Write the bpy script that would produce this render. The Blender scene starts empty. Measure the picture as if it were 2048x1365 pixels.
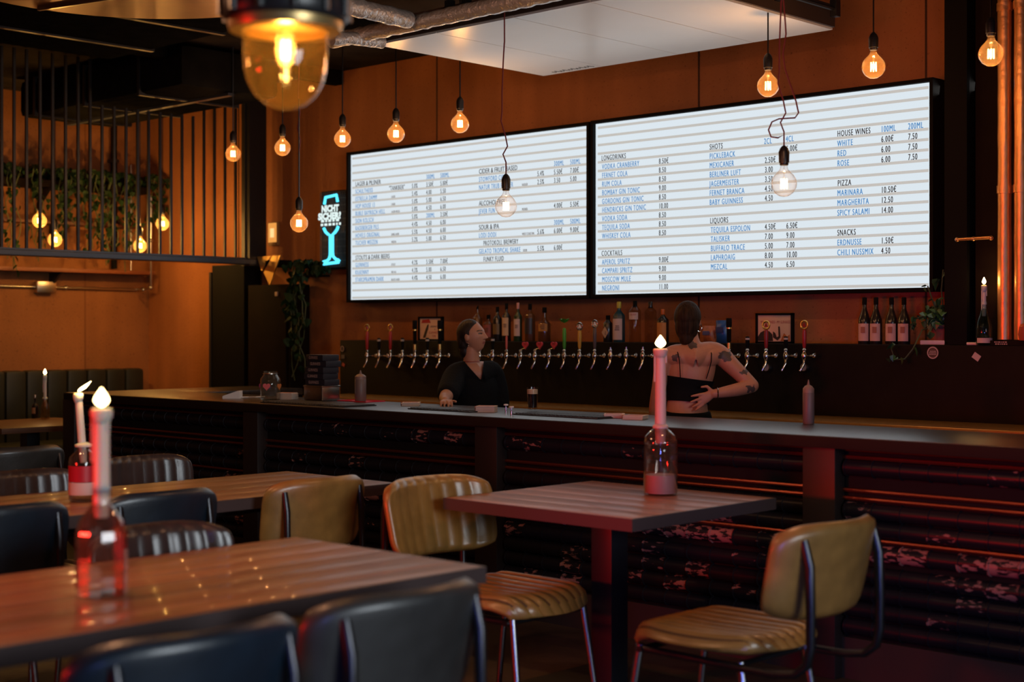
import bpy, bmesh, math, random
from mathutils import Vector, Matrix, noise
random.seed(7)
PI = math.pi
scene = bpy.context.scene
COL = scene.collection

# ------------------------------------------------------------------ camera, world, exposure, large lights
F_PX, CX, HY, CAM_Z = 2950.0, 1024.0, 658.0, 1.40
YAW = math.atan(2807 / 2950)
SN, CS = math.sin(YAW), math.cos(YAW)
cam_d = bpy.data.cameras.new('camera')
cam_d.sensor_width = 36.0
cam_d.lens = 36.0 * F_PX / 2048
cam_d.shift_y = -(682.5 - HY) / 2048
cam_d.clip_start = 0.05
cam_d.dof.use_dof = True
cam_d.dof.focus_distance = 7.7
cam_d.dof.aperture_fstop = 2.1
cam = bpy.data.objects.new('camera', cam_d)
COL.objects.link(cam)
cam.location = (0, 0, CAM_Z)
cam.rotation_euler = (PI / 2, 0, YAW)
scene.camera = cam

vs = scene.view_settings
vs.view_transform = 'Standard'; vs.look = 'None'; vs.gamma = 1.0; vs.exposure = 0.0
vs.use_curve_mapping = False
world = bpy.data.worlds.new('night'); scene.world = world
world.use_nodes = True
world.node_tree.nodes['Background'].inputs[0].default_value = (0.010, 0.012, 0.018, 1)
world.node_tree.nodes['Background'].inputs[1].default_value = 0.3
cy = scene.cycles
cy.use_denoising = True
cy.max_bounces = 7; cy.diffuse_bounces = 3; cy.glossy_bounces = 3
cy.transmission_bounces = 6; cy.transparent_max_bounces = 16
cy.caustics_reflective = False; cy.caustics_refractive = False
cy.sample_clamp_indirect = 4.0

def area(name, loc, target, size, size_y, color, power, spread=PI):
    l = bpy.data.lights.new(name, 'AREA')
    l.shape = 'RECTANGLE'; l.size = size; l.size_y = size_y
    l.color = color; l.energy = power; l.spread = spread
    o = bpy.data.objects.new(name, l); COL.objects.link(o)
    o.location = loc
    o.rotation_euler = (Vector(target) - Vector(loc)).to_track_quat('-Z', 'Y').to_euler()
    return o
L_RED, L_SIDE, L_UP = 9.0, 34.0, 1.1
area('assumed_red_light', (-5.8, -3.6, 1.9), (-3.6, 4.2, 0.7), 2.2, 0.4, (1.0, 0.02, 0.012), L_RED)  # unseen red source, assumed from the red edges on chairs and tables
area('added_red_light', (-4.7, -1.0, 1.2), (-3.2, 3.2, .6), .8, .3, (1.0, 0.02, 0.012), 15.0, 1.0)  # second red light, added nearer to redden the chair edges
area('assumed_side_light', (2.9, 1.9, 1.75), (-3.4, 2.5, 0.75), 2.2, 1.5, (0.86, 0.94, 1.0), L_SIDE, 1.3)  # unseen cool light assumed at the right, strengthened for the chair backs; no window modelled
area('added_panel_light', (-5.5, 7.30, 2.70), (-5.4, 6.0, 3.0), 4.2, 0.05, (1.0, 0.97, 0.92), L_UP, 1.7)  # added strip light that brightens the white ceiling panel
area('added_blue_light', (2.2, -2.6, .9), (-2.4, 5.1, .25), 1.0, .5, (.18, .24, 1.0), 6.0, .7)  # unseen light added for the blue sheen on the bar tiles
def light_over(p, power):  # unseen warm point light without a fitting, added to brighten the tables
    l = bpy.data.lights.new('added_overhead_light', 'POINT'); l.energy = power; l.color = (1.0, .46, .22); l.shadow_soft_size = .06
    o = bpy.data.objects.new('added_overhead_light', l); COL.objects.link(o); o.location = p
for p_, w_ in (((-3.5, 1.7, 2.7), 44), ((-5.4, 2.4, 2.7), 22), ((-2.9, 4.3, 2.6), 16)): light_over(p_, w_)

# ------------------------------------------------------------------ pixel -> place
def ray(x, y):
    u = (x - CX) / F_PX
    return Vector((CS * u - SN, SN * u + CS, -(y - HY) / F_PX))
def at_y(x, y, Y):
    d = ray(x, y); t = Y / d.y
    return Vector((d.x * t, Y, CAM_Z + d.z * t))
def at_z(x, y, z):
    d = ray(x, y); t = (z - CAM_Z) / d.z
    return Vector((d.x * t, d.y * t, z))
def at_x(x, y, X):
    d = ray(x, y); t = X / d.x
    return Vector((X, d.y * t, CAM_Z + d.z * t))
def depth(p):
    return -SN * p[0] + CS * p[1]

# ------------------------------------------------------------------ materials
MATS = {}
def mat(name, col, rough=0.5, metal=0.0, var=0.0, vscale=8.0, bump=0.0, bscale=40.0, coat=0.0, emit=None, estr=0.0, stretch=(1, 1, 1), col2=None, sheen=0.0, spec=0.5):
    if name in MATS: return MATS[name]
    m = bpy.data.materials.new(name); m.use_nodes = True
    nt = m.node_tree; b = nt.nodes['Principled BSDF']
    b.inputs['Base Color'].default_value = (*col, 1)
    b.inputs['Roughness'].default_value = rough
    b.inputs['Metallic'].default_value = metal
    b.inputs['Coat Weight'].default_value = coat
    b.inputs['Coat Roughness'].default_value = 0.28
    b.inputs['Specular IOR Level'].default_value = spec
    if emit:
        b.inputs['Emission Color'].default_value = (*emit, 1)
        b.inputs['Emission Strength'].default_value = estr
    if var or bump or col2:
        tc = nt.nodes.new('ShaderNodeTexCoord'); mp = nt.nodes.new('ShaderNodeMapping')
        mp.inputs['Scale'].default_value = stretch
        nt.links.new(tc.outputs['Object'], mp.inputs['Vector'])
        n = nt.nodes.new('ShaderNodeTexNoise'); n.inputs['Scale'].default_value = vscale
        n.inputs['Detail'].default_value = 6
        nt.links.new(mp.outputs['Vector'], n.inputs['Vector'])
        r = nt.nodes.new('ShaderNodeValToRGB')
        r.color_ramp.elements[0].position = 0.32; r.color_ramp.elements[1].position = 0.68
        c2 = col2 or tuple(min(1, c * (1 + var)) for c in col)
        c1 = col if col2 else tuple(c * (1 - var) for c in col)
        r.color_ramp.elements[0].color = (*c1, 1); r.color_ramp.elements[1].color = (*c2, 1)
        nt.links.new(n.outputs['Fac'], r.inputs['Fac'])
        nt.links.new(r.outputs['Color'], b.inputs['Base Color'])
        if bump:
            n2 = nt.nodes.new('ShaderNodeTexNoise'); n2.inputs['Scale'].default_value = bscale
            n2.inputs['Detail'].default_value = 4
            nt.links.new(mp.outputs['Vector'], n2.inputs['Vector'])
            bp = nt.nodes.new('ShaderNodeBump'); bp.inputs['Strength'].default_value = bump
            bp.inputs['Distance'].default_value = 0.01
            nt.links.new(n2.outputs['Fac'], bp.inputs['Height'])
            nt.links.new(bp.outputs['Normal'], b.inputs['Normal'])
    MATS[name] = m
    return m

def emis(name, col, s):
    if name in MATS: return MATS[name]
    m = bpy.data.materials.new(name); m.use_nodes = True; nt = m.node_tree; nt.nodes.clear()
    e = nt.nodes.new('ShaderNodeEmission'); o = nt.nodes.new('ShaderNodeOutputMaterial')
    e.inputs[0].default_value = (*col, 1); e.inputs[1].default_value = s
    nt.links.new(e.outputs[0], o.inputs[0]); MATS[name] = m
    return m

def thin_glass(name, tint, haze=0.0, hazecol=(1, 1, 1), rough=0.02, ior=1.5, edge=3.2):
    """thin-walled glass: see-through with a fresnel sheen and a translucent haze standing in for glow"""
    if name in MATS: return MATS[name]
    m = bpy.data.materials.new(name); m.use_nodes = True; nt = m.node_tree; nt.nodes.clear()
    N = nt.nodes.new; L = nt.links.new
    o = N('ShaderNodeOutputMaterial'); t = N('ShaderNodeBsdfTransparent'); g = N('ShaderNodeBsdfGlossy')
    t.inputs[0].default_value = (*tint, 1); g.inputs['Roughness'].default_value = rough
    lw = N('ShaderNodeLayerWeight'); lw.inputs[0].default_value = .5
    pw = N('ShaderNodeMath'); pw.operation = 'POWER'; pw.inputs[1].default_value = edge; L(lw.outputs['Facing'], pw.inputs[0])
    fr = N('ShaderNodeMath'); fr.operation = 'MULTIPLY_ADD'; fr.inputs[1].default_value = .75 * (ior - 1) / .5; fr.inputs[2].default_value = .035
    fr.use_clamp = True; L(pw.outputs[0], fr.inputs[0])
    mx = N('ShaderNodeMixShader'); L(fr.outputs[0], mx.inputs[0]); L(t.outputs[0], mx.inputs[1]); L(g.outputs[0], mx.inputs[2])
    out = mx
    if haze:
        tr = N('ShaderNodeBsdfTranslucent'); tr.inputs[0].default_value = (*hazecol, 1)
        m2 = N('ShaderNodeMixShader'); m2.inputs[0].default_value = haze
        L(mx.outputs[0], m2.inputs[1]); L(tr.outputs[0], m2.inputs[2]); out = m2
    L(out.outputs[0], o.inputs[0]); MATS[name] = m
    return m

def real_glass(name, tint, rough=0.0):
    if name in MATS: return MATS[name]
    m = bpy.data.materials.new(name); m.use_nodes = True
    b = m.node_tree.nodes['Principled BSDF']
    b.inputs['Base Color'].default_value = (*tint, 1); b.inputs['Roughness'].default_value = rough
    b.inputs['Transmission Weight'].default_value = 1.0; b.inputs['IOR'].default_value = 1.45
    MATS[name] = m
    return m

def concrete(name, col, seam=0.0):
    """board-marked concrete: vertical streaks, pores and stains"""
    m = bpy.data.materials.new(name); m.use_nodes = True; nt = m.node_tree; N = nt.nodes.new; L = nt.links.new
    b = nt.nodes['Principled BSDF']; b.inputs['Roughness'].default_value = 0.75
    b.inputs['Specular IOR Level'].default_value = 0.3
    tc = N('ShaderNodeTexCoord')
    def noise_(scale, st, det=6):
        mp = N('ShaderNodeMapping'); mp.inputs['Scale'].default_value = st; L(tc.outputs['Object'], mp.inputs[0])
        n = N('ShaderNodeTexNoise'); n.inputs['Scale'].default_value = scale; n.inputs['Detail'].default_value = det
        L(mp.outputs[0], n.inputs['Vector']); return n
    streak = noise_(1.6, (2.2, 2.2, 0.10), 3); blot = noise_(1.3, (1, 1, .8)); pores = noise_(60, (1, 1, 1), 3)
    r1 = N('ShaderNodeValToRGB'); e = r1.color_ramp.elements
    e[0].position = .25; e[0].color = (*[c * .80 for c in col], 1); e[1].position = .75; e[1].color = (*[min(1, c * 1.15) for c in col], 1)
    L(streak.outputs[0], r1.inputs[0])
    r2 = N('ShaderNodeValToRGB'); e = r2.color_ramp.elements
    e[0].position = .3; e[0].color = (.70, .68, .66, 1); e[1].position = .7; e[1].color = (1.15, 1.15, 1.15, 1)
    L(blot.outputs[0], r2.inputs[0])
    mx = N('ShaderNodeMixRGB'); mx.blend_type = 'MULTIPLY'; mx.inputs[0].default_value = 1
    L(r1.outputs[0], mx.inputs[1]); L(r2.outputs[0], mx.inputs[2])
    r3 = N('ShaderNodeValToRGB'); e = r3.color_ramp.elements
    e[0].position = .28; e[0].color = (.55, .55, .55, 1); e[1].position = .38; e[1].color = (1, 1, 1, 1)
    L(pores.outputs[0], r3.inputs[0])
    m2 = N('ShaderNodeMixRGB'); m2.blend_type = 'MULTIPLY'; m2.inputs[0].default_value = 1
    L(mx.outputs[0], m2.inputs[1]); L(r3.outputs[0], m2.inputs[2])
    L(m2.outputs[0], b.inputs['Base Color'])
    bp = N('ShaderNodeBump'); bp.inputs['Strength'].default_value = .25; bp.inputs['Distance'].default_value = .01
    L(pores.outputs[0], bp.inputs['Height']); L(bp.outputs[0], b.inputs['Normal'])
    MATS[name] = m
    return m

def wood(name, c1, c2, rough=0.4, axis='Y', coat=0.0):
    m = bpy.data.materials.new(name); m.use_nodes = True; nt = m.node_tree; N = nt.nodes.new; L = nt.links.new
    b = nt.nodes['Principled BSDF']; b.inputs['Roughness'].default_value = rough; b.inputs['Coat Weight'].default_value = coat
    tc = N('ShaderNodeTexCoord'); oi = N('ShaderNodeObjectInfo'); mp = N('ShaderNodeMapping')
    mp.inputs['Scale'].default_value = (22, 1.4, 22) if axis == 'Y' else (1.4, 22, 22)
    L(tc.outputs['Object'], mp.inputs[0])
    ml = N('ShaderNodeMath'); ml.operation = 'MULTIPLY'; ml.inputs[1].default_value = 37
    L(oi.outputs['Random'], ml.inputs[0])
    n = N('ShaderNodeTexNoise'); n.noise_dimensions = '4D'; n.inputs['Scale'].default_value = 1.6; n.inputs['Detail'].default_value = 8
    n.inputs['Distortion'].default_value = .6
    L(mp.outputs[0], n.inputs['Vector']); L(ml.outputs[0], n.inputs['W'])
    r = N('ShaderNodeValToRGB'); e = r.color_ramp.elements
    e[0].position = .3; e[0].color = (*c1, 1); e[1].position = .7; e[1].color = (*c2, 1)
    L(n.outputs[0], r.inputs[0])
    hv = N('ShaderNodeHueSaturation'); mr = N('ShaderNodeMapRange')
    mr.inputs['To Min'].default_value = .72; mr.inputs['To Max'].default_value = 1.2
    L(oi.outputs['Random'], mr.inputs[0]); L(mr.outputs[0], hv.inputs['Value']); L(r.outputs[0], hv.inputs['Color'])
    L(hv.outputs[0], b.inputs['Base Color'])
    bp = N('ShaderNodeBump'); bp.inputs['Strength'].default_value = .15; L(n.outputs[0], bp.inputs['Height']); L(bp.outputs[0], b.inputs['Normal'])
    MATS[name] = m
    return m

def tile_mat(far=False):
    m = bpy.data.materials.new('painted_tile'); m.use_nodes = True; nt = m.node_tree; N = nt.nodes.new; L = nt.links.new
    b = nt.nodes['Principled BSDF']; b.inputs['Roughness'].default_value = .34; b.inputs['Specular IOR Level'].default_value = .22
    tc = N('ShaderNodeTexCoord'); oi = N('ShaderNodeObjectInfo'); mp = N('ShaderNodeMapping')
    mp.inputs['Scale'].default_value = (16, 16, 46); L(tc.outputs['Object'], mp.inputs[0])
    ml = N('ShaderNodeMath'); ml.operation = 'MULTIPLY'; ml.inputs[1].default_value = 91; L(oi.outputs['Random'], ml.inputs[0])
    n = N('ShaderNodeTexNoise'); n.noise_dimensions = '4D'; n.inputs['Scale'].default_value = 1.5; n.inputs['Detail'].default_value = 7
    L(mp.outputs[0], n.inputs['Vector']); L(ml.outputs[0], n.inputs['W'])
    # every tile worn to its own degree
    sc = N('ShaderNodeMath'); sc.operation = 'MULTIPLY_ADD'; sc.inputs[1].default_value = .34; sc.inputs[2].default_value = -.70
    if far:
        wn = N('ShaderNodeTexNoise'); wn.inputs['Scale'].default_value = 5.0; L(tc.outputs['Object'], wn.inputs['Vector'])
        mr = N('ShaderNodeMapRange'); mr.inputs['From Min'].default_value = .50; mr.inputs['From Max'].default_value = .80
        L(wn.outputs[0], mr.inputs[0]); L(mr.outputs[0], sc.inputs[0])
    else:
        sp = N('ShaderNodeSeparateColor'); L(oi.outputs['Color'], sp.inputs[0]); L(sp.outputs[0], sc.inputs[0])
    ad = N('ShaderNodeMath'); ad.operation = 'ADD'; L(n.outputs[0], ad.inputs[0]); L(sc.outputs[0], ad.inputs[1])
    r = N('ShaderNodeValToRGB'); e = r.color_ramp.elements
    e[0].position = .06; e[0].color = (.010, .009, .013, 1); e[1].position = .12; e[1].color = (.30, .13, .11, 1)
    L(ad.outputs[0], r.inputs[0]); L(r.outputs[0], b.inputs['Base Color'])
    MATS['painted_tile'] = m
    return m

# ------------------------------------------------------------------ mesh building
class MB:
    def __init__(s): s.v = []; s.f = []; s.mi = []
    def add(s, vs_, fs, mi=0):
        o = len(s.v); s.v += [tuple(p) for p in vs_]; s.f += [tuple(i + o for i in f) for f in fs]; s.mi += [mi] * len(fs)
        return s
    def box(s, x0, x1, y0, y1, z0, z1, bev=0.0, mi=0):
        if bev <= 0:
            v = [(x0, y0, z0), (x1, y0, z0), (x1, y1, z0), (x0, y1, z0), (x0, y0, z1), (x1, y0, z1), (x1, y1, z1), (x0, y1, z1)]
            return s.add(v, [(0, 3, 2, 1), (4, 5, 6, 7), (0, 1, 5, 4), (1, 2, 6, 5), (2, 3, 7, 6), (3, 0, 4, 7)], mi)
        bm = bmesh.new()
        bmesh.ops.create_cube(bm, size=1)
        for q in bm.verts: q.co = Vector(((x0 + x1) / 2 + q.co.x * (x1 - x0), (y0 + y1) / 2 + q.co.y * (y1 - y0), (z0 + z1) / 2 + q.co.z * (z1 - z0)))
        bmesh.ops.bevel(bm, geom=bm.edges[:], offset=bev, segments=2, affect='EDGES', profile=.6)
        bm.verts.index_update()
        s.add([q.co for q in bm.verts], [[q.index for q in f.verts] for f in bm.faces], mi); bm.free()
        return s
    def tube(s, pts, r, n=10, caps=True, mi=0, closed=False):
        pts = [Vector(p) for p in pts]; k = len(pts)
        rs = r if isinstance(r, (list, tuple)) else [r] * k
        rings = []; ref = None
        for i, p in enumerate(pts):
            if closed: t = (pts[(i + 1) % k] - pts[i - 1])
            else: t = pts[min(i + 1, k - 1)] - pts[max(i - 1, 0)]
            t = t.normalized() if t.length > 1e-9 else Vector((0, 0, 1))
            if ref is None: ref = Vector((1, 0, 0)) if abs(t.x) < .8 else Vector((0, 1, 0))
            a = (ref - t * ref.dot(t)).normalized(); ref = a; b = t.cross(a)
            rings.append([p + (a * math.cos(2 * PI * j / n) + b * math.sin(2 * PI * j / n)) * rs[i] for j in range(n)])
        vs_ = [q for rg in rings for q in rg]; fs = []
        for i in range(k if closed else k - 1):
            i2 = (i + 1) % k
            for j in range(n):
                fs.append((i * n + j, i * n + (j + 1) % n, i2 * n + (j + 1) % n, i2 * n + j))
        if caps and not closed:
            fs.append(tuple(reversed(range(n)))); fs.append(tuple((k - 1) * n + j for j in range(n)))
        return s.add(vs_, fs, mi)
    def lathe(s, prof, n=24, c=(0, 0, 0), mi=0, close=False):
        vs_ = []; fs = []; k = len(prof)
        for (r, z) in prof:
            for j in range(n):
                a = 2 * PI * j / n
                vs_.append((c[0] + r * math.cos(a), c[1] + r * math.sin(a), c[2] + z))
        for i in range(k - 1):
            for j in range(n):
                fs.append((i * n + j, i * n + (j + 1) % n, (i + 1) * n + (j + 1) % n, (i + 1) * n + j))
        if close:
            for j in range(n):
                fs.append(((k - 1) * n + j, (k - 1) * n + (j + 1) % n, (j + 1) % n, j))
        else:
            if prof[0][0] > 1e-6: fs.append(tuple(reversed(range(n))))
            if prof[-1][0] > 1e-6: fs.append(tuple((k - 1) * n + j for j in range(n)))
        return s.add(vs_, fs, mi)
    def ball(s, c, r, n=16, m=10, mi=0):
        rx, ry, rz = r if isinstance(r, (tuple, list)) else (r, r, r)
        vs_ = []; fs = []
        for i in range(m + 1):
            t = PI * i / m
            for j in range(n):
                a = 2 * PI * j / n
                vs_.append((c[0] + rx * math.sin(t) * math.cos(a), c[1] + ry * math.sin(t) * math.sin(a), c[2] + rz * math.cos(t)))
        for i in range(m):
            for j in range(n):
                fs.append((i * n + j, (i + 1) * n + j, (i + 1) * n + (j + 1) % n, i * n + (j + 1) % n))
        return s.add(vs_, fs, mi)
    def prism(s, poly, t0, t1, plane='xz', mi=0):
        """polygon of (a, b) in the plane, extruded along the third axis from t0 to t1"""
        def P(a, b, t):
            return (a, t, b) if plane == 'xz' else ((t, a, b) if plane == 'yz' else (a, b, t))
        n = len(poly)
        vs_ = [P(a, b, t0) for a, b in poly] + [P(a, b, t1) for a, b in poly]
        fs = [tuple(range(n)), tuple(reversed(range(n, 2 * n)))] + [(i, i + n, (i + 1) % n + n, (i + 1) % n) for i in range(n)]
        return s.add(vs_, fs, mi)
    def mesh(s, name, mats, smooth=True, angle=40):
        me = bpy.data.meshes.new(name); me.from_pydata(s.v, [], s.f)
        for m in (mats if isinstance(mats, (list, tuple)) else [mats]): me.materials.append(m)
        if any(s.mi): me.polygons.foreach_set('material_index', s.mi)
        bm = bmesh.new(); bm.from_mesh(me); bmesh.ops.remove_doubles(bm, verts=bm.verts, dist=1e-6)
        bmesh.ops.recalc_face_normals(bm, faces=bm.faces); bm.to_mesh(me); bm.free()
        if smooth:
            me.polygons.foreach_set('use_smooth', [True] * len(me.polygons))
            me.set_sharp_from_angle(angle=math.radians(angle))
        return me
    def build(s, name, mats, parent=None, loc=(0, 0, 0), rot=None, smooth=True, angle=40):
        return link(name, s.mesh(name, mats, smooth, angle), parent, loc, rot)

def link(name, me, parent=None, loc=(0, 0, 0), rot=None):
    o = bpy.data.objects.new(name, me); COL.objects.link(o); o.location = loc
    if rot: o.rotation_euler = rot
    if parent: o.parent = parent
    return o
def thing(name, label, cat, loc=(0, 0, 0), rotz=0, group=None):
    o = bpy.data.objects.new(name, None); COL.objects.link(o); o.empty_display_size = .05
    o.location = loc; o.rotation_euler = (0, 0, rotz)
    return tag(o, label, cat, group)
def tag(o, label, cat, group=None):
    o['label'] = label; o['category'] = cat
    if group: o['group'] = group
    return o
def struct(o):
    o['kind'] = 'structure'; return o
KIDS = {}
def copy_tree(o, loc, rotz, label, group=None):
    c = o.copy(); COL.objects.link(c); c.location = loc; c.rotation_euler = (0, 0, rotz); c['label'] = label
    if group: c['group'] = group
    for ch in o.children:
        d = ch.copy(); COL.objects.link(d); d.parent = c
        for g in ch.children:
            e = g.copy(); COL.objects.link(e); e.parent = d
    return c
def text_mesh(txt, size=1.0, xs=1.0, spacing=1.0, bold=0.0, align='LEFT'):
    cu = bpy.data.curves.new('t', 'FONT'); cu.body = txt; cu.size = size
    cu.space_character = spacing; cu.offset = bold; cu.align_x = align; cu.resolution_u = 3
    ob = bpy.data.objects.new('t', cu); COL.objects.link(ob)
    me = bpy.data.meshes.new_from_object(ob.evaluated_get(bpy.context.evaluated_depsgraph_get()))
    bpy.data.objects.remove(ob); bpy.data.curves.remove(cu)
    for v in me.vertices: v.co.x *= xs
    return me
def text_part(name, txt, parent, loc, size, m, xs=1.0, spacing=1.0, bold=0.0, align='LEFT', rot=(PI / 2, 0, 0), bold2=0.0):
    me = text_mesh(txt, size, xs, spacing, bold, align); me.name = name
    if bold2:                                                    # heavier strokes: the glyphs twice, a hair apart
        vs_ = [v.co.copy() for v in me.vertices]; fs = [tuple(p_.vertices) for p_ in me.polygons]; k = len(vs_)
        me = bpy.data.meshes.new(name)
        me.from_pydata([v - Vector((bold2, 0, 0)) for v in vs_] + [v + Vector((bold2, 0, .0002)) for v in vs_], [], fs + [tuple(i + k for i in f) for f in fs])
    me.materials.clear(); me.materials.append(m)
    return link(name, me, parent, loc, rot)

def print_lines(name, parent, loc, w, h, n, m, rot=(0, 0, 0), seed=1):
    """print too small to read: rows of short strokes"""
    rg = random.Random(seed); b = MB()
    for i in range(n):
        z = h * (1 - (i + .8) / n); x = -w / 2 * rg.uniform(.7, 1)
        while x < w / 2 * .9:
            l = w * rg.uniform(.06, .16); b.box(x, min(x + l, w / 2), -.0004, 0, z, z + h / n * .55); x += l + w * .05
    return b.build(name, m, parent, loc, rot, smooth=False)

# ------------------------------------------------------------------ the materials of the room
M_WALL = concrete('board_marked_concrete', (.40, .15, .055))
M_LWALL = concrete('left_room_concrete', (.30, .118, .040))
M_CEIL = mat('dark_ceiling', (.030, .024, .020), .9, var=.25, vscale=3, spec=0.0)
M_FLOOR = mat('worn_dark_floor', (.055, .036, .024), .55, var=.4, vscale=4, bump=.2, bscale=30)
M_BLACK = mat('black_steel', (.014, .014, .016), .42)
M_MATTE = mat('matte_black', (.006, .0055, .0055), .7, spec=.08)
M_DARKBOX = mat('dark_brown_panel', (.011, .0065, .0045), .7, var=.2, spec=.06)
M_DUCT = mat('dark_duct', (.010, .0095, .009), .85, var=.2, spec=0.0)
M_BEAM = mat('blue_grey_steel', (.085, .095, .115), .38, metal=.5)
M_FOIL = mat('crinkled_foil', (.78, .74, .71), .30, metal=.55, bump=1.0, bscale=42)
M_WHITE = mat('white_board', (.86, .86, .84), .30, var=.03, vscale=2, spec=.6)
M_CHROME = mat('chrome', (.75, .73, .70), .16, metal=1.0)
M_BRASS = mat('brass', (.80, .50, .15), .30, metal=.75)
M_COPPER = mat('copper_pipe', (.85, .45, .18), .42, metal=.9, bump=.35, bscale=25)
M_STEEL = mat('brushed_steel', (.55, .50, .44), .28, metal=1.0)
M_SOCKET = mat('black_bakelite', (.012, .011, .012), .35)
M_CORD_R = mat('red_cord', (.16, .012, .015), .7)
M_FIL = emis('filament', (1.0, .64, .28), 14.0)
M_FLAME = emis('flame', (1.0, .70, .30), 14.0)
M_BULB = thin_glass('amber_bulb_glass', (1.0, .86, .70), .024, (1.0, .62, .30), ior=1.6)
M_CLEARB = thin_glass('clear_bulb_glass', (.95, .94, .93), .012, (1, .9, .8), ior=1.7)
M_TILE = tile_mat(); M_TILEF = tile_mat(True)
M_WTOP = mat('dark_worn_worktop', (.022, .016, .013), .30, var=.45, vscale=9, stretch=(1, 6, 1), bump=.12, bscale=60, coat=.3)
M_CLAD = mat('near_black_cladding', (.004, .0035, .004), .7, spec=.2)
M_MOULD = mat('dark_gloss_moulding', (.30, .08, .05), .32, metal=.9)
M_LEAF = mat('leaf_green', (.012, .032, .009), .6, var=.5, vscale=20, spec=.2)
M_STEM = mat('vine_stem', (.06, .085, .03), .6)
def wax(nm, col):
    m = mat(nm, col, .45); b = m.node_tree.nodes['Principled BSDF']
    b.inputs['Subsurface Weight'].default_value = .7; b.inputs['Subsurface Radius'].default_value = (1, .45, .2); b.inputs['Subsurface Scale'].default_value = .02
    return m
M_WAX = wax('candle_wax', (.80, .60, .52))
M_WAXW = wax('white_wax', (.82, .74, .66))

# ------------------------------------------------------------------ setting
YW = 7.5
XL = -11.73
ZC = 3.43
struct(MB().box(XL - .2, 3.0, -5.0, YW + .2, -.12, 0).build('floor', M_FLOOR, smooth=False))
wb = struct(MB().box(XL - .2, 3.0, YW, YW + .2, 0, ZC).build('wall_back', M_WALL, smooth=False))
for X in (-10.35, -7.9, -5.52, -3.97):                      # recessed formwork joints
    MB().box(X - .006, X + .006, YW - .003, YW - .0005, .02, ZC - .02).build('joint', mat('joint_shadow', (.05, .02, .008), .9), wb, smooth=False)
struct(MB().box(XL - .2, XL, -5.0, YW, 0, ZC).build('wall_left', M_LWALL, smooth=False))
struct(MB().box(3.0, 3.2, -5.0, YW + .2, 0, ZC).build('wall_right', M_DARKBOX, smooth=False))
struct(MB().box(XL - .2, 3.2, -5.2, -5.0, 0, ZC).build('wall_front', M_DARKBOX, smooth=False))
struct(MB().box(XL - .2, 3.2, -5.2, YW + .2, ZC, ZC + .15).build('ceiling', M_CEIL, smooth=False))
wl = bpy.data.objects['wall_left']
for Y in (4.6, 5.75, 6.85):
    MB().box(XL + .0005, XL + .003, Y - .007, Y + .007, .02, ZC - .02).build('joint', mat('joint_brown', (.20, .07, .022), .9), wl, smooth=False)
for i, X in enumerate((-9.0, -7.35)):                         # joists of the ceiling
    o = struct(MB().box(X - .05, X + .05, 1.0, YW - .02, ZC - .11, ZC - .001).build('trim_%d' % (i + 1), M_DUCT, smooth=False))

# dark ducts hanging top left
p = at_z(220, 120, 3.25)
t = thing('ventilation_duct', 'broad black ventilation duct under the ceiling, nearer of the two at upper left', 'duct', (p.x, p.y, 3.25))
MB().box(0, 2.6, -2.2, 0, 0, .16, .02).build('casing', M_DUCT, t)
for k in range(3): MB().box(.5 + k * .8, .54 + k * .8, -2.2, .008, -.012, .15).build('flange', M_BLACK, t, smooth=False)
p = at_z(226, 257, 3.10)
t = thing('ventilation_duct', 'black rounded duct hanging behind the cage bars at far left', 'duct', (p.x, p.y, 3.10))
MB().box(0, 2.3, -.86, 0, 0, .30, .06).build('casing', M_DUCT, t)
DUCT_X0, DUCT_X1, DUCT_Y0, DUCT_Y1 = p.x, p.x + 2.3, p.y - .87, p.y + .01
for k in range(3): MB().box(.25 + k * .75, .28 + k * .75, -.87, .01, -.012, .30).build('flange', M_BLACK, t, smooth=False)
MB().box(.02, 2.28, -.45, -.40, -.02, 0).build('hanger_rail', M_BEAM, t, smooth=False)
# round tinted canopy plate, top left
c = at_z(250, -42, 3.20)
t = thing('ceiling_canopy', 'brown round canopy plate under the ceiling at top left', 'canopy', (c.x, c.y, 3.20))
MB().lathe([(0, 0), (.98, 0), (1.0, .012), (1.0, .03), (0, .03)], 64).build('plate', mat('brown_sheet', (.42, .24, .14), .38, metal=.6, var=.2, vscale=2), t)
for a in (.25,):
    q = MB().box(-.9, .3, .25, .27, -.02, 0); q.build('strut', M_STEEL, t, (0, 0, 0), (0, 0, a), smooth=False)

# ------------------------------------------------------------------ suspended white panel
PZ = 3.0
def pz(x, y): return at_z(x, y, PZ)
pl, pb, pr = pz(765, 88), pz(1083, 151.5), pz(1666, 59.5)
PX0, PX1, PY0, PY1 = pb.x, pr.x, pl.y, pr.y
seams = [PX0, pz(1208, 133.3).x, pz(1357, 108.6).x, pz(1502, 83.7).x, PX1]
t = thing('suspended_ceiling_panel', 'large white suspended panel above the bar, hung from dark rails', 'ceiling panel', (PX0, PY0, PZ))
for i in range(4):
    MB().box(seams[i] - PX0 + .003, seams[i + 1] - PX0 - .003, 0, PY1 - PY0, 0, .012).build('board', M_WHITE, t, smooth=False)
fr = MB()
W, D = PX1 - PX0, PY1 - PY0
M_FRAME = mat('brown_panel_frame', (.05, .03, .022), .6)
for (a, b, c_, d) in ((0, W, -.012, .012), (0, W, D - .03, D), (0, .03, 0, D), (W - .012, W + .012, 0, D)): fr.box(a, b, c_, d, .012, .13)
fr.build('frame', M_FRAME, t, smooth=False)
for (q0, q1) in (((0, -.03, .10), (W, -.03, .10)), ((W + .03, 0, .10), (W + .03, D, .10))):
    MB().tube([q0, q1], .012, 8).build('rail', M_BLACK, t)
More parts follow.
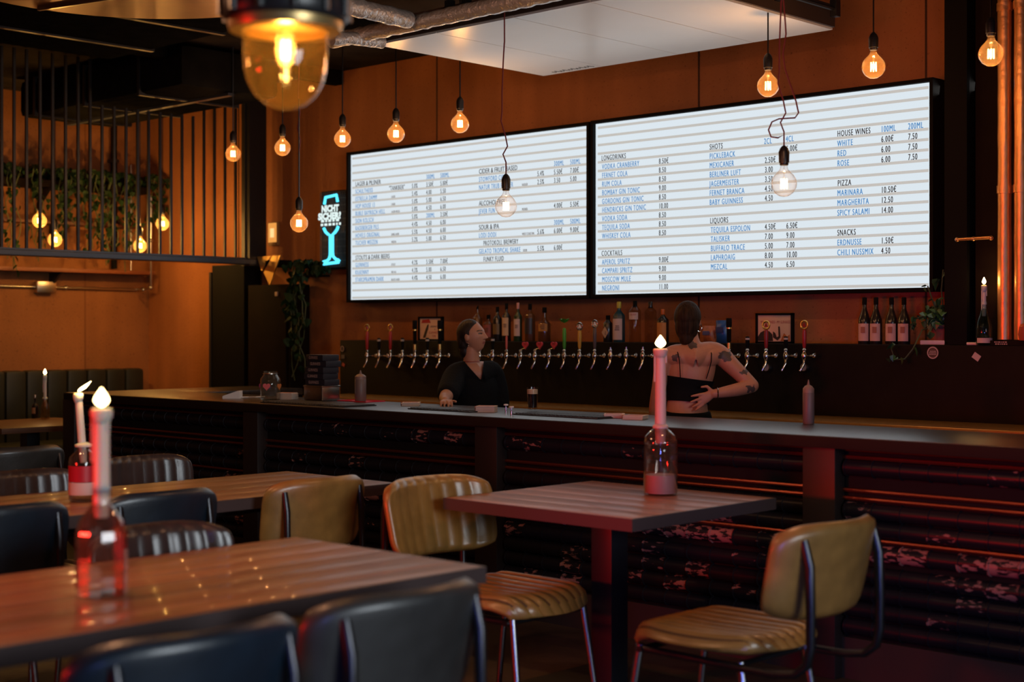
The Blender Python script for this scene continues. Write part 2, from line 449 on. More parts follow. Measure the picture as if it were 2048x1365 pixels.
for (a, b) in ((W * .3, -.03), (W * .36, -.03), (W * .8, -.03), (W + .03, D * .15), (W + .03, D * .60), (W + .03, D * .98)):
    MB().box(a - .02, a + .02, b - .02, b + .02, .06, .15).tube([(a, b, .14), (a, b, ZC - PZ)], .004, 6).build('hanger', M_BLACK, t, smooth=False)
sx, sy = pz(1082, 148).x - PX0, pz(1110, 145).y - PY0 - .02
MB().tube([(sx + .10 + .011 * i, sy + (.022 if i % 3 else -.022) * (1 if i % 2 else .4), -.0012) for i in range(30)], .0022, 5).build('scribble', mat('pencil', (.25, .25, .25), .8), t)

# foil ducts
def foil(name, label, pts, r):
    d = MB(); P = [Vector(q) for q in pts]; fine = []
    for a, b in zip(P[:-1], P[1:]):
        k = max(2, int((b - a).length / .035))
        fine += [a.lerp(b, i / k) for i in range(k)]
    fine.append(P[-1])
    d.tube(fine, [r * (1 + .05 * math.sin(i * 2.1) + random.uniform(-.05, .05)) for i in range(len(fine))], 14)
    return tag(d.build(name, M_FOIL, angle=70), label, 'duct')
foil('foil_duct', 'crinkled silver foil duct running along the front of the white panel', [at_z(664, 82, 3.0), at_z(1060, -4, 3.0), at_z(1200, -36, 3.0)], .042)
foil('foil_duct', 'silver foil branch duct joining the long foil duct at an angle', [at_z(640, -4, 2.98), at_z(690, 10, 3.0), at_z(818, 40, 3.0)], .045)
foil('foil_duct', 'short stub of silver foil duct ending beside the white panel', [at_z(664, 78, 2.95), at_z(700, 76, 2.97), at_z(764, 84, 2.98)], .036)

# ------------------------------------------------------------------ cage of bars, left
XC = at_y(505, 300, 7.3).x
zb = at_x(505, 530, XC).z
t = thing('bar_cage', 'tall row of black steel bars on a heavy beam, left of the bar', 'railing', (XC, 7.3, zb))
y_left = at_x(-40, 500, XC).y - 7.3
MB().box(-.06, .06, y_left, .0, 0, .042, .006).box(-.02, .02, y_left, 0, .042, .056).build('beam', M_BEAM, t, smooth=False)
MB().box(-.055, .055, -.07, .10, -.01, ZC - zb - .005).build('post', M_BLACK, t, smooth=False)
for x in (3, 28, 53, 80, 105, 131, 156, 180, 204, 228, 252, 275, 297, 320, 342, 364, 386, 408, 429, 450, 471, 490):
    y = at_x(x, 400, XC).y - 7.3
    ytop_ = ZC - zb - .01 if not (DUCT_Y0 - .02 < y + 7.3 < DUCT_Y1 + .02) else 3.085 - zb
    MB().box(-.009, .009, y - .009, y + .009, .056, ytop_).build('bar', M_BLACK, t, smooth=False)

# ------------------------------------------------------------------ left room
q0 = at_x(228, 520, XL + .06)
t = thing('drain_pipe', 'dark vertical drain pipe on the left wall behind the bars', 'pipe', (XL + .06, q0.y, at_x(228, 538, XL + .06).z))
MB().tube([(0, 0, 0), (0, 0, ZC - t.location.z - .002)], .028, 14).build('pipe', M_MATTE, t)
for z_ in (.25, .95): MB().box(-.059, .03, -.034, .034, z_, z_ + .03, .003).build('pipe_clip', M_BLACK, t)
def slab(name, label, cat, b, m, bev=.004): return tag(MB().box(*b, bev).build(name, m), label, cat)
zs = at_x(150, 541, XL + .2).z
t = thing('wall_shelf', 'long dark wooden ledge on the left wall below the cage beam', 'shelf', (XL, 5.0, zs))
M_SHELF = wood('red_brown_shelf_wood', (.10, .03, .014), (.20, .06, .025), .5)
MB().box(.002, .24, 0, at_x(310, 545, XL + .24).y - 5.0, -.02, .012, .003).build('board', M_SHELF, t)
for yy in (.5, 1.5): MB().prism([(.002, -.02), (.2, -.02), (.002, -.16)], yy, yy + .02, 'xz').build('bracket', M_BLACK, t, smooth=False)
zs2 = at_x(150, 446, XL + .16).z
t = thing('wall_shelf', 'red-brown shelf board seen through the bars behind the hanging ivy', 'shelf', (XL, 5.0, zs2))
MB().box(.002, .18, 0, 2.3, -.02, .012, .003).build('board', M_SHELF, t)
for yy in (.5, 1.5): MB().prism([(.002, -.02), (.15, -.02), (.002, -.13)], yy, yy + .02, 'xz').build('bracket', M_BLACK, t, smooth=False)
zs3 = at_x(150, 372, XL + .2).z
t = thing('planter_shelf', 'dark shelf high on the left wall carrying the ivy plants', 'shelf', (XL, 5.0, zs3))
MB().box(.002, .24, 0, 2.35, -.03, .03, .004).build('board', M_DARKBOX, t)
for yy in (.4, 1.4): MB().prism([(.002, -.03), (.2, -.03), (.002, -.18)], yy, yy + .02, 'xz').build('bracket', M_BLACK, t, smooth=False)
def conduit(label, pts, r=.012, box=None):
    t = thing('conduit_pipe', label, 'pipe', pts[0]); o = Vector(pts[0])
    MB().tube([Vector(q) - o for q in pts], r, 10).build('pipe', M_STEEL, t)
    if box:
        q = Vector(box) - o
        MB().box(q.x - .02, q.x + .05, q.y - .09, q.y + .09, q.z - .05, q.z + .05, .008).build('junction_box', M_STEEL, t)
    for i in range(len(pts) - 1):
        q = (Vector(pts[i]) + Vector(pts[i + 1])) / 2 - o
        MB().ball(q, .0215, 10, 6).build('clamp', M_STEEL, t)
xp = XL + .022
conduit('thin steel conduit with a junction box along the left wall under the ledge', [at_x(-20, 572, xp), at_x(272, 580, xp), at_x(272, 580, xp) + Vector((.205, .02, .0)), at_x(272, 580, xp) + Vector((.215, .02, .03)), at_x(272, 580, xp) + Vector((.215, .02, .85))], .012, at_x(88, 575, xp))
conduit('short thin conduit dropping beside the taller one at the corner', [(xp, at_x(262, 535, xp).y, zs + .014), at_x(262, 330, xp)], .007)
# ivy
def leaf(mb, p, s, ang, tilt, mi=0):
    pts = [(0, 0), (.45, .18), (.36, .55), (0, 1.0), (-.36, .55), (-.45, .18)]
    R = Matrix.Rotation(ang, 3, 'Z') @ Matrix.Rotation(tilt, 3, 'X')
    base = Vector(p)
    vs_ = [base + R @ Vector((a * s, .06 * s * (1 if abs(a) > .1 else -1), -b * s)) for a, b in pts]
    mb.add(vs_, [(0, 1, 2, 3), (0, 3, 4, 5)], mi)
def ivy(label, top, length, width, strands, leaves, group=None, size=.05, pot=None):
    t = thing('trailing_ivy', label, 'plant', top)
    st, lf = MB(), MB()
    for s_ in range(strands):
        a = random.uniform(-width, width); dx = random.uniform(-.05, .07)
        L_ = length * random.uniform(.55, 1.0)
        pts = [(0, a * .5, .06), (.09, a * .8, .085)] + [(.165 + dx * .6 + .02 * math.sin(i * 1.7 + s_), a + .03 * math.sin(i * 1.3 + s_ * 2), .05 - L_ * i / 8) for i in range(9)]
        st.tube(pts, .004, 5)
        for k in range(leaves):
            i = random.randrange(len(pts) - 1); q = Vector(pts[i]).lerp(Vector(pts[i + 1]), random.random())
            leaf(lf, q + Vector((random.uniform(-.02, .05), random.uniform(-.035, .035), .02)), size * random.uniform(.7, 1.4), random.uniform(0, 6.28), random.uniform(-.8, .8))
    for k in range(int(leaves * strands * .6)):
        leaf(lf, (random.uniform(-.06, .08), random.uniform(-width * 1.3, width * 1.3), random.uniform(.0, .09)), size * random.uniform(.7, 1.3), random.uniform(0, 6.28), random.uniform(-1.5, .6))
    st.build('stem', M_STEM, t); f = lf.build('foliage', M_LEAF, t, smooth=False); f['kind'] = 'stuff'
    pm = MB().lathe([(.045, -.02), (.06, .05), (.065, .05), (.05, .05)], 14) if pot is None else pot
    pm.build('pot', M_DARKBOX, t)
    return t
names = ['leftmost ivy by the picture edge, hanging from the high shelf', 'second ivy from the left, trailing behind the upper-left cage bulb',
         'dense ivy left of the lowest cage bulb, third from the left', 'long ivy in the middle of the high shelf, fourth from the left',
         'ivy trailing right of the middle one, fifth from the left', 'sparse ivy near the conduits, sixth from the left', 'rightmost ivy on the high shelf by the corner']
for (x, n, ln, sts, w), lb in zip(((8, 0, .95, 3, .05), (62, 0, .9, 4, .07), (118, 0, .62, 7, .09), (166, 0, .8, 5, .07), (205, 0, .8, 5, .07), (243, 0, .85, 5, .08), (292, 0, .55, 4, .06)), names):
    q = at_x(x, 362, XL + .13)
    ivy('green ' + lb, (q.x, q.y, zs3 + .052), ln, w, sts, 15, 'ivy plants on the high shelf', .055)

# bench
BX = XL + .02
zt = at_x(200, 738, XL + .1).z
y_end = at_x(288, 740, XL + .15).y
t = thing('bench', 'dark green channel-tufted bench along the left wall', 'bench', (BX, y_end, 0))
M_BENCH = mat('dark_green_leather', (.016, .019, .015), .45, var=.2)
for k in range(14):
    y1 = -.02 - k * .19
    MB().box(.02, .17, y1 - .185, y1, .42, zt, .035).build('back_channel', M_BENCH, t)
MB().box(0, .12, -2.75, 0, .0, zt - .03, .01).build('back_board', M_DARKBOX, t)
MB().box(.13, .62, -2.72, -.02, .30, .45, .05).build('seat', M_BENCH, t)
MB().box(.10, .58, -2.70, -.04, 0, .30).build('plinth', M_MATTE, t, smooth=False)

# far left small table with bottle candle
zl = .72
q = at_z(60, 846, zl)
t = thing('side_table', 'small dark table by the bench carrying a lit candle', 'table', (q.x, q.y, 0))
MB().box(-.45, .45, -.45, .45, zl - .04, zl, .004).build('tabletop', wood('dark_table_wood', (.06, .025, .012), (.12, .05, .022), .4), t)
MB().box(-.05, .05, -.05, .05, .03, zl - .04).build('post', M_BLACK, t, smooth=False)
MB().box(-.28, .28, -.28, .28, 0, .03, .006).build('base', M_BLACK, t)

# ------------------------------------------------------------------ dark partition, cabinet, exit sign, sconce at left end of the bar
a = at_y(424, 600, 7.3); b = at_y(488, 600, 7.3)
t = thing('doorway_partition', 'tall black partition beside the cage post at the left end of the bar', 'partition', (a.x, 7.3, 0))
MB().box(0, b.x - a.x, 0, .18, 0, at_y(440, 531, 7.3).z, .004).build('panel', M_MATTE, t)
MB().box(-.03, .0, -.01, .18, 0, at_y(425, 545, 7.3).z).build('jamb', M_BLACK, t, smooth=False)
a = at_y(496, 600, 7.27); b = at_y(580, 600, 7.27); zt = at_y(560, 569, 7.27).z
t = thing('tall_cabinet', 'tall dark brown cabinet between the partition and the ivy', 'cabinet', (a.x, 7.27, 0))
MB().box(0, b.x - a.x, 0, .20, 0, zt, .006).build('body', M_DARKBOX, t)
MB().box(.03, b.x - a.x - .03, -.018, 0, .08, zt - .05, .004).build('door', M_DARKBOX, t)
MB().box(b.x - a.x - .16, b.x - a.x - .13, -.03, -.016, at_y(600, 592, 7.27).z, at_y(600, 583, 7.27).z, .003).build('label_plate', mat('pale_plate', (.5, .35, .28), .5), t)
q = at_y(545, 468, YW - .03)
t = thing('exit_sign', 'small glowing amber exit sign high on the back wall', 'sign', q)
MB().box(-.062, .062, 0, .028, -.098, .098, .006).build('housing', mat('amber_housing', (.35, .18, .06), .5), t)
MB().box(-.055, .055, -.004, 0, -.07, .09, .002).build('panel', emis('amber_sign', (1.0, .40, .08), .85), t)
MB().box(-.026, .026, -.0055, -.004, -.03, .045, .001).build('centre_glow', emis('sign_glow', (1.0, .62, .25), 1.2), t)  # brighter plate painted in for the glow at the sign's middle
q = at_y(548, 535, 7.35)
t = thing('brass_sconce', 'folded brass triangular wall sconce right of the cage post', 'sconce', q)
MB().prism([(-.16, .09), (.02, .09), (-.10, -.03)], -.05, -.04, 'xz').build('plate', M_BRASS, t, smooth=False)
MB().prism([(.06, .09), (.16, .09), (.02, -.15), (-.06, -.04)], -.06, -.05, 'xz').build('plate', M_BRASS, t, smooth=False)
MB().box(-.06, .06, -.05, .14, .0, .06, .01).build('mount', M_MATTE, t)
q = at_y(632, 545, 7.38)
iv = ivy('dark ivy hanging down beside the tall cabinet left of the neon sign', (q.x, 7.38, q.z), .95, .10, 7, 20, None, .06)
iv.rotation_euler = (0, 0, -PI / 2)
MB().box(-.08, .08, -.06, .075, -.035, -.021).build('wall_bracket', M_MATTE, iv, smooth=False)

# ------------------------------------------------------------------ menu boards
YB = 7.38
M_SIGN = emis('backlit_acrylic', (.72, .80, .86), 1.0)
M_RAIL = mat('rail_grey', (.10, .10, .10), .6, emit=(.50, .50, .475), estr=1.0)
M_INK = mat('letter_black', (.012, .012, .016), .6)
M_BLUE = mat('letter_blue', (.02, .10, .3), .5, emit=(.035, .21, .48), estr=1.0)
M_GREY = mat('letter_grey', (.1, .1, .1), .6, emit=(.2, .2, .2), estr=.6)
def board(label, x0, x1, ytl, ybl, rows):
    a, b = at_y(x0, ytl, YB), at_y(x1, ytl, YB)
    z1, z0 = at_y(x0, ytl, YB).z, at_y(x0, ybl, YB).z
    w, h = b.x - a.x, z1 - z0
    t = thing('menu_board', label, 'menu board', (a.x, YB, z0))
    MB().box(0, w, 0, .02, 0, h).build('lit_panel', M_SIGN, t, smooth=False)
    f = MB(); k = .021; y0, y1 = -.03, YW - YB - .004
    f.box(-k, 0, y0, y1, -k, h + k); f.box(w, w + k, y0, y1, -k, h + k); f.box(0, w, y0, y1, h, h + k); f.box(0, w, y0, y1, -k, 0)
    f.build('frame', M_MATTE, t, smooth=False)
    MB().box(0, w, .021, y1, 0, h).build('back_plate', M_MATTE, t, smooth=False)
    zr = lambda i: h * (1 - .024 - .0506 * i)
    for i in range(20):
        MB().box(.02, w - .02, -.004, 0, zr(i) - .0078, zr(i) + .0078).build('rail', M_RAIL, t, smooth=False)
    pitch = h * .0506
    for (i, px, s, st) in rows:
        X = at_y(px, 400, YB).x - a.x
        m, xs, sp, bo, k_ = {'b': (M_BLUE, .58, 1.22, 0, 1), 'k': (M_INK, .57, 1.2, 0, 1), 'h': (M_INK, .76, 1.03, 0, 1), 'H': (M_INK, .58, 1.2, 0, 1), 'g': (M_GREY, .6, 1.0, .004, .5)}[st]
        text_part('lettering', s, t, (X, -.0045, zr(i) + .0085), pitch * .86 * k_, m, xs, sp, 0, bold2=.0009)
    return t, w, h
rows = []
L0, LT, LP, L1, L2 = 711.7, 783.5, 824.7, 853.4, 881.6
rows += [(4, L0, 'LAGER & PILSNER', 'h'), (4, L1, '300ML', 'b'), (4, L2, '500ML', 'b')]
for i, n, tg, p_, c1, c2 in ((5, 'SCHULTHEISS', '', '5.0%', '3.50€', '5.00€'), (6, 'ESTRELLA DAMM', 'LAGER', '5.4%', '4.00', '5.50'), (7, 'HOP HOUSE 13', 'LAGER', '5.0%', '5.00', '6.50'),
        (8, 'BUBLE BAYRISCH HELL', 'LAGER HELLES', '5.0%', '4.50', '6.00'), (9, 'SION KOLSCH', '', '5.0%', '200ML', '3.50€'), (10, 'RADEBERGER PILS', '', '4.4%', '4.50', '6.00'),
        (11, 'HOVELS ORIGINAL', 'DARK LAGER', '5.5%', '4.50', '6.00'), (12, 'TUCHER WEIZEN', 'WEIZEN', '5.2%', '5.00', '6.50'),
        (15, 'GUINNESS', 'STOUT', '4.2%', '5.50€', '7.00€'), (16, 'KILKENNY', 'RED ALE', '4.3%', '5.00', '6.50'), (17, 'STAROPRAMEN DARK', 'BLACK LAGER', '4.4%', '4.50', '6.00')):
    rows += [(i, L0, n, 'b'), (i, LP, p_, 'k'), (i, L1, c1, 'b' if 'ML' in c1 else 'k'), (i, L2, c2, 'k')]
    if tg: rows.append((i, LT, tg, 'g'))
rows += [(5, 779.4, '"TANKBIER"', 'k'), (14, L0, 'STOUTS & DARK BEERS', 'h')]
R0, RI, RT, RP, R1, R2 = 958.8, 967.8, 1045, 1075.6, 1108.7, 1141.2
rows += [(4, R0, 'CIDER & FRUIT BASED', 'h'), (4, R1, '300ML', 'b'), (4, R2, '500ML', 'b'), (5, R0, 'STOWFORD CIDER', 'b'), (5, RP, '5.4%', 'k'), (5, R1, '5.50€', 'k'), (5, R2, '7.00€', 'k'),
         (6, R0, 'NATUR TRUB RADLER', 'b'), (6, RT, 'RADLER', 'g'), (6, RP, '2.5%', 'k'), (6, R1, '3.50', 'k'), (6, R2, '5.00', 'k'), (8, R0, 'ALCOHOLFREE', 'h'), (9, R0, 'JEVER FUN', 'b'), (9, RT, 'PILSNER', 'g'),
         (9, R1, '4.00€', 'k'), (9, R2, '5.50€', 'k'), (11, R0, 'SOUR & IPA', 'h'), (11, R1, '300ML', 'b'), (11, R2, '500ML', 'b'), (12, R0, 'LODI DODI', 'b'), (12, RT, 'WEST COAST IPA', 'g'), (12, RP, '5.6%', 'k'),
         (12, R1, '6.00€', 'k'), (12, R2, '9.00€', 'k'), (13, RI, 'PROTOKOLL BREWERY', 'k'), (14, R0, 'GELATO TROPICAL SHAKE', 'b'), (14, 1047, 'SOUR', 'g'), (14, RP, '5.5%', 'k'), (14, R1, '6.00€', 'k'), (15, RI, 'FUNKY FLUID', 'k')]
board('left backlit menu board listing lager, stouts, cider and sour beers', 702, 1178.5, 311, 600.4, rows)
rows = [(4, 1204, 'LONGDRINKS', 'H'), (15, 1204, 'COCKTAILS', 'H')]
for i, n, p_ in ((5, 'VODKA CRANBERRY', '8.50€'), (6, 'FERNET COLA', '8.50'), (7, 'RUM COLA', '8.50'), (8, 'BOMBAY GIN TONIC', '9.00'), (9, 'GORDONS GIN TONIC', '8.50'), (10, 'HENDRICKS GIN TONIC', '10.00'),
        (11, 'VODKA SODA', '8.50'), (12, 'TEQUILA SODA', '8.50'), (13, 'WHISKEY COLA', '8.50'), (16, 'APEROL SPRITZ', '9.00€'), (17, 'CAMPARI SPRITZ', '9.00'), (18, 'MOSCOW MULE', '9.00'), (19, 'NEGRONI', '11.00')):
    rows += [(i, 1205, n, 'b'), (i, 1318.6, p_, 'k')]
rows += [(4, 1420, 'SHOTS', 'H'), (4, 1529, '2CL', 'b'), (4, 1572.5, '4CL', 'b'), (12, 1421, 'LIQUORS', 'H')]
for i, n, p_, r_ in ((5, 'PICKLEBACK', '', '5.00€'), (6, 'MEXICANER', '2.50€', ''), (7, 'BERLINER LUFT', '3.00', ''), (8, 'JAGERMEISTER', '3.50', ''), (9, 'FERNET BRANCA', '4.50', ''), (10, 'BABY GUINNESS', '4.50', ''),
        (13, 'TEQUILA ESPOLON', '4.50€', '6.50€'), (14, 'TALISKER', '7.00', '9.00'), (15, 'BUFFALO TRACE', '5.00', '7.00'), (16, 'LAPHROAIG', '8.00', '10.00'), (17, 'MEZCAL', '4.50', '6.50')):
    rows.append((i, 1420 if i < 12 else 1422.4, n, 'b'))
    if p_: rows.append((i, 1530.5, p_, 'k'))
    if r_: rows.append((i, 1573.5, r_, 'k'))
rows += [(4, 1675.4, 'HOUSE WINES', 'H'), (4, 1762.8, '100ML', 'b'), (4, 1817, '200ML', 'b'), (9, 1676, 'PIZZA', 'H'), (14, 1675.4, 'SNACKS', 'H')]
for i, n, p_, r_ in ((5, 'WHITE', '6.00€', '7.50'), (6, 'RED', '6.00', '7.50'), (7, 'ROSE', '6.00', '7.50'), (10, 'MARINARA', '10.50€', ''), (11, 'MARGHERITA', '12.50', ''), (12, 'SPICY SALAMI', '14.00', ''), (15, 'ERDNUSSE', '1.50€', ''), (16, 'CHILI NUSSMIX', '4.50', '')):
    rows += [(i, 1675.4, n, 'b'), (i, 1763.3, p_, 'k')]
    if r_: rows.append((i, 1817, r_, 'k'))
board('right backlit menu board listing longdrinks, shots, wines and pizza', 1191.6, 1864, 248.6, 589.6, rows)

# ------------------------------------------------------------------ neon sign
q0 = at_y(641, 536, 7.42); q1 = at_y(697, 536, 7.42); zt = at_y(641, 386, 7.42).z
w, h = q1.x - q0.x, zt - q0.z
t = thing('neon_sign', 'blue neon champagne glass sign with white lettering on a black wire grid', 'neon sign', (q0.x, 7.42, q0.z))
g = MB()
for k in range(19): g.tube([(w * k / 18, 0, 0), (w * k / 18, 0, h)], .0035, 5)
for k in range(12): g.tube([(0, .006, h * k / 11), (w, .006, h * k / 11)], .0035, 5)
g.build('wire_grid', M_BLACK, t)
MB().box(-.01, w + .01, .02, .03, -.01, h + .01).build('back_plate', M_MATTE, t, smooth=False)
M_NEON = emis('blue_neon', (.10, .72, 1.0), 1.6); M_NW = emis('white_neon', (.80, .95, .93), 1.0)
# coordinates read off the sign: fractions of its width and height
def nt_(pts, r=.010): return [(w * a, -.03, h * b) for a, b in pts]
MB().tube(nt_([(.25, .835), (.29, .925), (.68, .945), (.72, .855)]), .012, 8).build('neon_tube', M_NEON, t)
cup = [(.23, .52), (.29, .47), (.38, .435), (.46, .42), (.46, .16), (.42, .11), (.34, .085), (.22, .075), (.20, .055), (.22, .045), (.76, .06), (.78, .075), (.74, .09), (.66, .10), (.56, .14), (.54, .19), (.54, .425), (.62, .45), (.70, .49), (.74, .53)]
MB().tube(nt_(cup), .012, 8).build('neon_tube', M_NEON, t)
for s, a, b, sz, xs in (('NICHT', .47, .735, 0, 0), ('SICHER?', .45, .635, 0, 0)):
    o = text_part('neon_lettering', s, t, (w * a, -.035, h * b), h * .115, M_NW, 1, 1.04, .0045, 'CENTER')
    fit = w * (.62 if s == 'NICHT' else .82) / o.dimensions.x
    for v in o.data.vertices: v.co.x *= fit
for b, sz in ((.585, .07), (.535, .07)):
    print_lines('neon_lettering', t, (w * .45, -.035, h * b), w * .84, h * .060, 1, M_NW, seed=int(b * 1000))

# ------------------------------------------------------------------ bulbs
R_B = .056
def bulb_proto(clear=False):
    t = thing('pendant_bulb', 'x', 'light bulb')
    MB().lathe([(.0, -R_B * 2 + .0), (R_B * .35, -R_B * 1.94), (R_B * .7, -R_B * 1.71), (R_B * .94, -R_B * 1.33), (R_B, -R_B), (R_B * .94, -R_B * .66), (R_B * .75, -R_B * .34), (R_B * .5, -R_B * .10), (R_B * .33, R_B * .10), (R_B * .27, R_B * .3), (R_B * .27, R_B * .48)], 28).build('glass', M_CLEARB if clear else M_BULB, t, angle=80)
    f = MB()
    for k in range(6):
        a = k * PI / 3
        f.tube([(.014 * math.cos(a), .014 * math.sin(a), -R_B * 1.36), (.013 * math.cos(a), .013 * math.sin(a), -R_B * .62)], .0032, 6)
    f.build('filament', M_FIL, t)
    MB().tube([(0, 0, R_B * .4), (0, 0, -R_B * .6)], .004, 8).build('stem', M_CLEARB, t)
    MB().lathe([(R_B * .30, R_B * .42), (R_B * .34, R_B * .48), (R_B * .34, R_B * .62), (R_B * .40, R_B * .64), (R_B * .42, R_B * 1.45), (R_B * .30, R_B * 1.75), (R_B * .12, R_B * 1.95), (0, R_B * 1.96)], 18).build('socket', M_SOCKET, t)
    return t
def bulb_light(p, power, col=(1.0, .50, .17)):
    l = bpy.data.lights.new('bulb_light', 'POINT'); l.energy = power; l.color = col; l.shadow_soft_size = .015
    o = bpy.data.objects.new('bulb_light', l); COL.objects.link(o); o.location = p
    return o
BP = 9.0
proto = {}
def bulb(label, x, y, Y, clear=False, cord=None, X=None, red=False, scale=1.0, power=None, group=None, col=(1.0, .50, .17)):
    q = at_x(x, y, X) if X is not None else at_y(x, y, Y)
    z = q.z + R_B * scale
    if clear not in proto:
        proto[clear] = o = bulb_proto(clear); o.location = (q.x, q.y, z); o['label'] = label
        if group: o['group'] = group
    else: o = copy_tree(proto[clear], (q.x, q.y, z), 0, label, group)
    o.scale = (scale,) * 3
    ztop = 3.078 if DUCT_X0 < q.x < DUCT_X1 and DUCT_Y0 < q.y < DUCT_Y1 else ZC
    if cord: cord[-1] = (cord[-1][0], cord[-1][1], ZC - z - .001)
    pts = cord if cord else [(0, 0, R_B * 1.9), (0, 0, (ztop - z) / scale - .001)]
    MB().tube(pts, .0042 if not red else .0036, 6).build('cord', M_CORD_R if red else M_BLACK, o)
    l = bulb_light((q.x, q.y, z - R_B * scale), power or (BP * .55 if clear else BP), col)
    return o
G1 = 'black-corded bulbs in the row over the bar'
for k, (x, y) in enumerate(((466, 308), (565, 296), (685, 278), (792, 268), (920, 248), (1536, 172), (1747, 134), (1982, 108))):
    lb = ['bulb on a black cord in front of the cage bars, leftmost of the bar row', 'lit bulb directly below the big glass lamp', 'lit bulb above and left of the neon sign, third of the bar row',
          'lit bulb above the left corner of the left menu board', 'lit bulb above the middle of the left menu board', 'lit bulb above the right menu board, under the white panel corner',
          'lit bulb above the right menu board, second from the right end', 'rightmost lit bulb in front of the dark steel column'][k]
    bulb(lb, x, y, 6.3, group=G1)
def wig(pts, s=.00262): return [(0, 0, R_B * 1.9)] + [((a * CS) * s, (a * SN) * s, b * s - R_B) for a, b in pts]
M_CORD_B = M_CORD_R
c1 = wig([(0, 60), (0, 82), (0, 88), (-6, 104), (3, 120), (-1, 140), (-10, 170), (-8, 190), (-8, 230), (-5, 300), (-3, 330), (-4, 400)], .00255)
c2 = wig([(0, 62), (0, 98), (-12, 92), (-26, 94), (-31, 108), (-24, 124), (-10, 130), (22, 132), (29, 142), (24, 165), (12, 200), (2, 230), (-2, 260), (4, 300), (2, 330), (-2, 380), (4, 520)], .00216)
c3 = wig([(0, 60), (0, 80), (0, 140), (3, 165), (-3, 190), (2, 220), (-2, 250), (0, 300), (0, 420)], .0031)
bulb('bulb on a red wavy cord left of the neon sign', 598, 447, 5.7, cord=c3, red=True)
bulb('clear bulb on a twisted red cord in front of the left menu board', 1012, 413, 5.42, True, c1, red=True)
bulb('clear bulb on a looping red cord in front of the right menu board', 1568, 368, 5.42, True, c2, red=True)
for x, y, lb in ((79, 442, 'amber bulb behind the cage bars, upper left one of the four'), (110, 480, 'amber bulb behind the cage bars just above the beam'), (280, 492, 'amber bulb behind the cage bars at the corner conduits'), (325, 448, 'amber bulb behind the cage bars farthest right')):
    bulb(lb, x, y, None, X=XL + 1.0, group='bulbs behind the cage bars', power=27, col=(1.0, .57, .16))

# ------------------------------------------------------------------ big glass lamp in the foreground
q = at_y(571, 62, 2.15)
sc = depth(q) / F_PX
t = thing('bulkhead_lamp', 'big glass bulkhead lamp with a black ribbed collar, nearest the camera', 'lamp', (q.x, q.y, q.z))
r = 84 * sc; hh = 158 * sc
prof = [(0, -hh), (r * .22, -hh * .985), (r * .48, -hh * .93), (r * .72, -hh * .82), (r * .89, -hh * .66), (r * .97, -hh * .50), (r, -hh * .30), (r * 1.0, .012)]
M_LAMPG = thin_glass('lamp_glass', (1.0, .88, .64), .045, (1.0, .58, .18), .02, 1.7)
MB().lathe(prof, 48).build('glass_dome', M_LAMPG, t, angle=80)
MB().lathe([(r * 1.02, -.004), (r * 1.32, -.002), (r * 1.36, .012), (r * 1.36, .022), (r * 1.02, .016)], 48, close=True).build('rim', mat('lamp_rim', (.55, .38, .16), .35, metal=.7), t)
col_ = MB().lathe([(r * 1.02, .018), (r * 1.42, .020), (r * 1.50, .030), (r * 1.50, .075), (r * 1.42, .085), (r * 1.42, .14), (r * .6, .16), (0, .16)], 48)
for k in range(12):
    a = k * PI / 6
    col_.tube([(r * 1.50 * math.cos(a), r * 1.50 * math.sin(a), .028), (r * 1.50 * math.cos(a), r * 1.50 * math.sin(a), .080)], .010, 8)
col_.build('collar', mat('black_lamp_collar', (.02, .02, .024), .35), t)
MB().lathe([(0, .017), (r * 1.0, .017), (r * 1.0, .012), (0, .012)], 40).build('reflector', mat('cream_reflector', (.75, .55, .25), .4), t)
for k in range(4):
    a = k * PI / 2 + .4; MB().lathe([(.0, .02), (.007, .02), (.007, .034), (0, .034)], 8, (r * 1.2 * math.cos(a), r * 1.2 * math.sin(a), -.02)).build('screw', M_BLACK, t)
bm_ = MB().lathe([(0, -.085), (.012, -.083), (.019, -.07), (.022, -.045), (.022, -.012), (.014, -.002), (.014, .01)], 20)
bm_.build('bulb', thin_glass('inner_bulb', (1, .93, .8), .12, (1, .75, .4)), t, (0, 0, .0))
f = MB()
for k in range(4):
    a = k * PI / 2 + .4; f.tube([(.009 * math.cos(a), .009 * math.sin(a), -.068), (.009 * math.cos(a), .009 * math.sin(a), -.022)], .0028, 6)
f.build('filament', emis('lamp_filament', (1.0, .70, .28), 22), t)
MB().tube([(0, 0, .15), (0, 0, ZC - q.z - .001)], .016, 10).build('drop_tube', M_BLACK, t)
bulb_light((q.x, q.y, q.z - .05), 3.6, (1.0, .58, .18))

# ------------------------------------------------------------------ bar counter
YF, ZB, XB0, XB1 = 5.13, .97, at_z(109, 786, .97).x, -1.2
bar = thing('bar_counter', 'long dark bar clad in rows of black glazed half-round tiles', 'bar counter', (0, YF, 0))
MB().box(XB0, XB1, -.004, .012, ZB - .047, ZB - .002, .003).build('front_edge', mat('dark_edge_wood', (.022, .011, .007), .7, spec=.12), bar)
MB().box(XB0, XB1, .0125, .67, ZB - .045, ZB, .003).box(XB0, XB0 + .62, .67, 1.55, ZB - .045, ZB, .006).build('worktop', M_WTOP, bar)
MB().box(XB0 + .08, XB1, .09, .55, .0, ZB - .046).box(XB0 + .08, XB0 + .56, .55, 1.5, 0, ZB - .046).build('carcass', M_CLAD, bar, smooth=False)
posts = [(-9.10, -8.95), (-7.06, -6.92), (-5.15, -5.0), (-3.27, -3.12), (-1.40, -1.25)]
for (a, b) in posts:
    MB().box(a, b, .015, .09, 0, ZB - .046, .004).build('post', mat('bar_post', (.016, .009, .008), .5), bar)
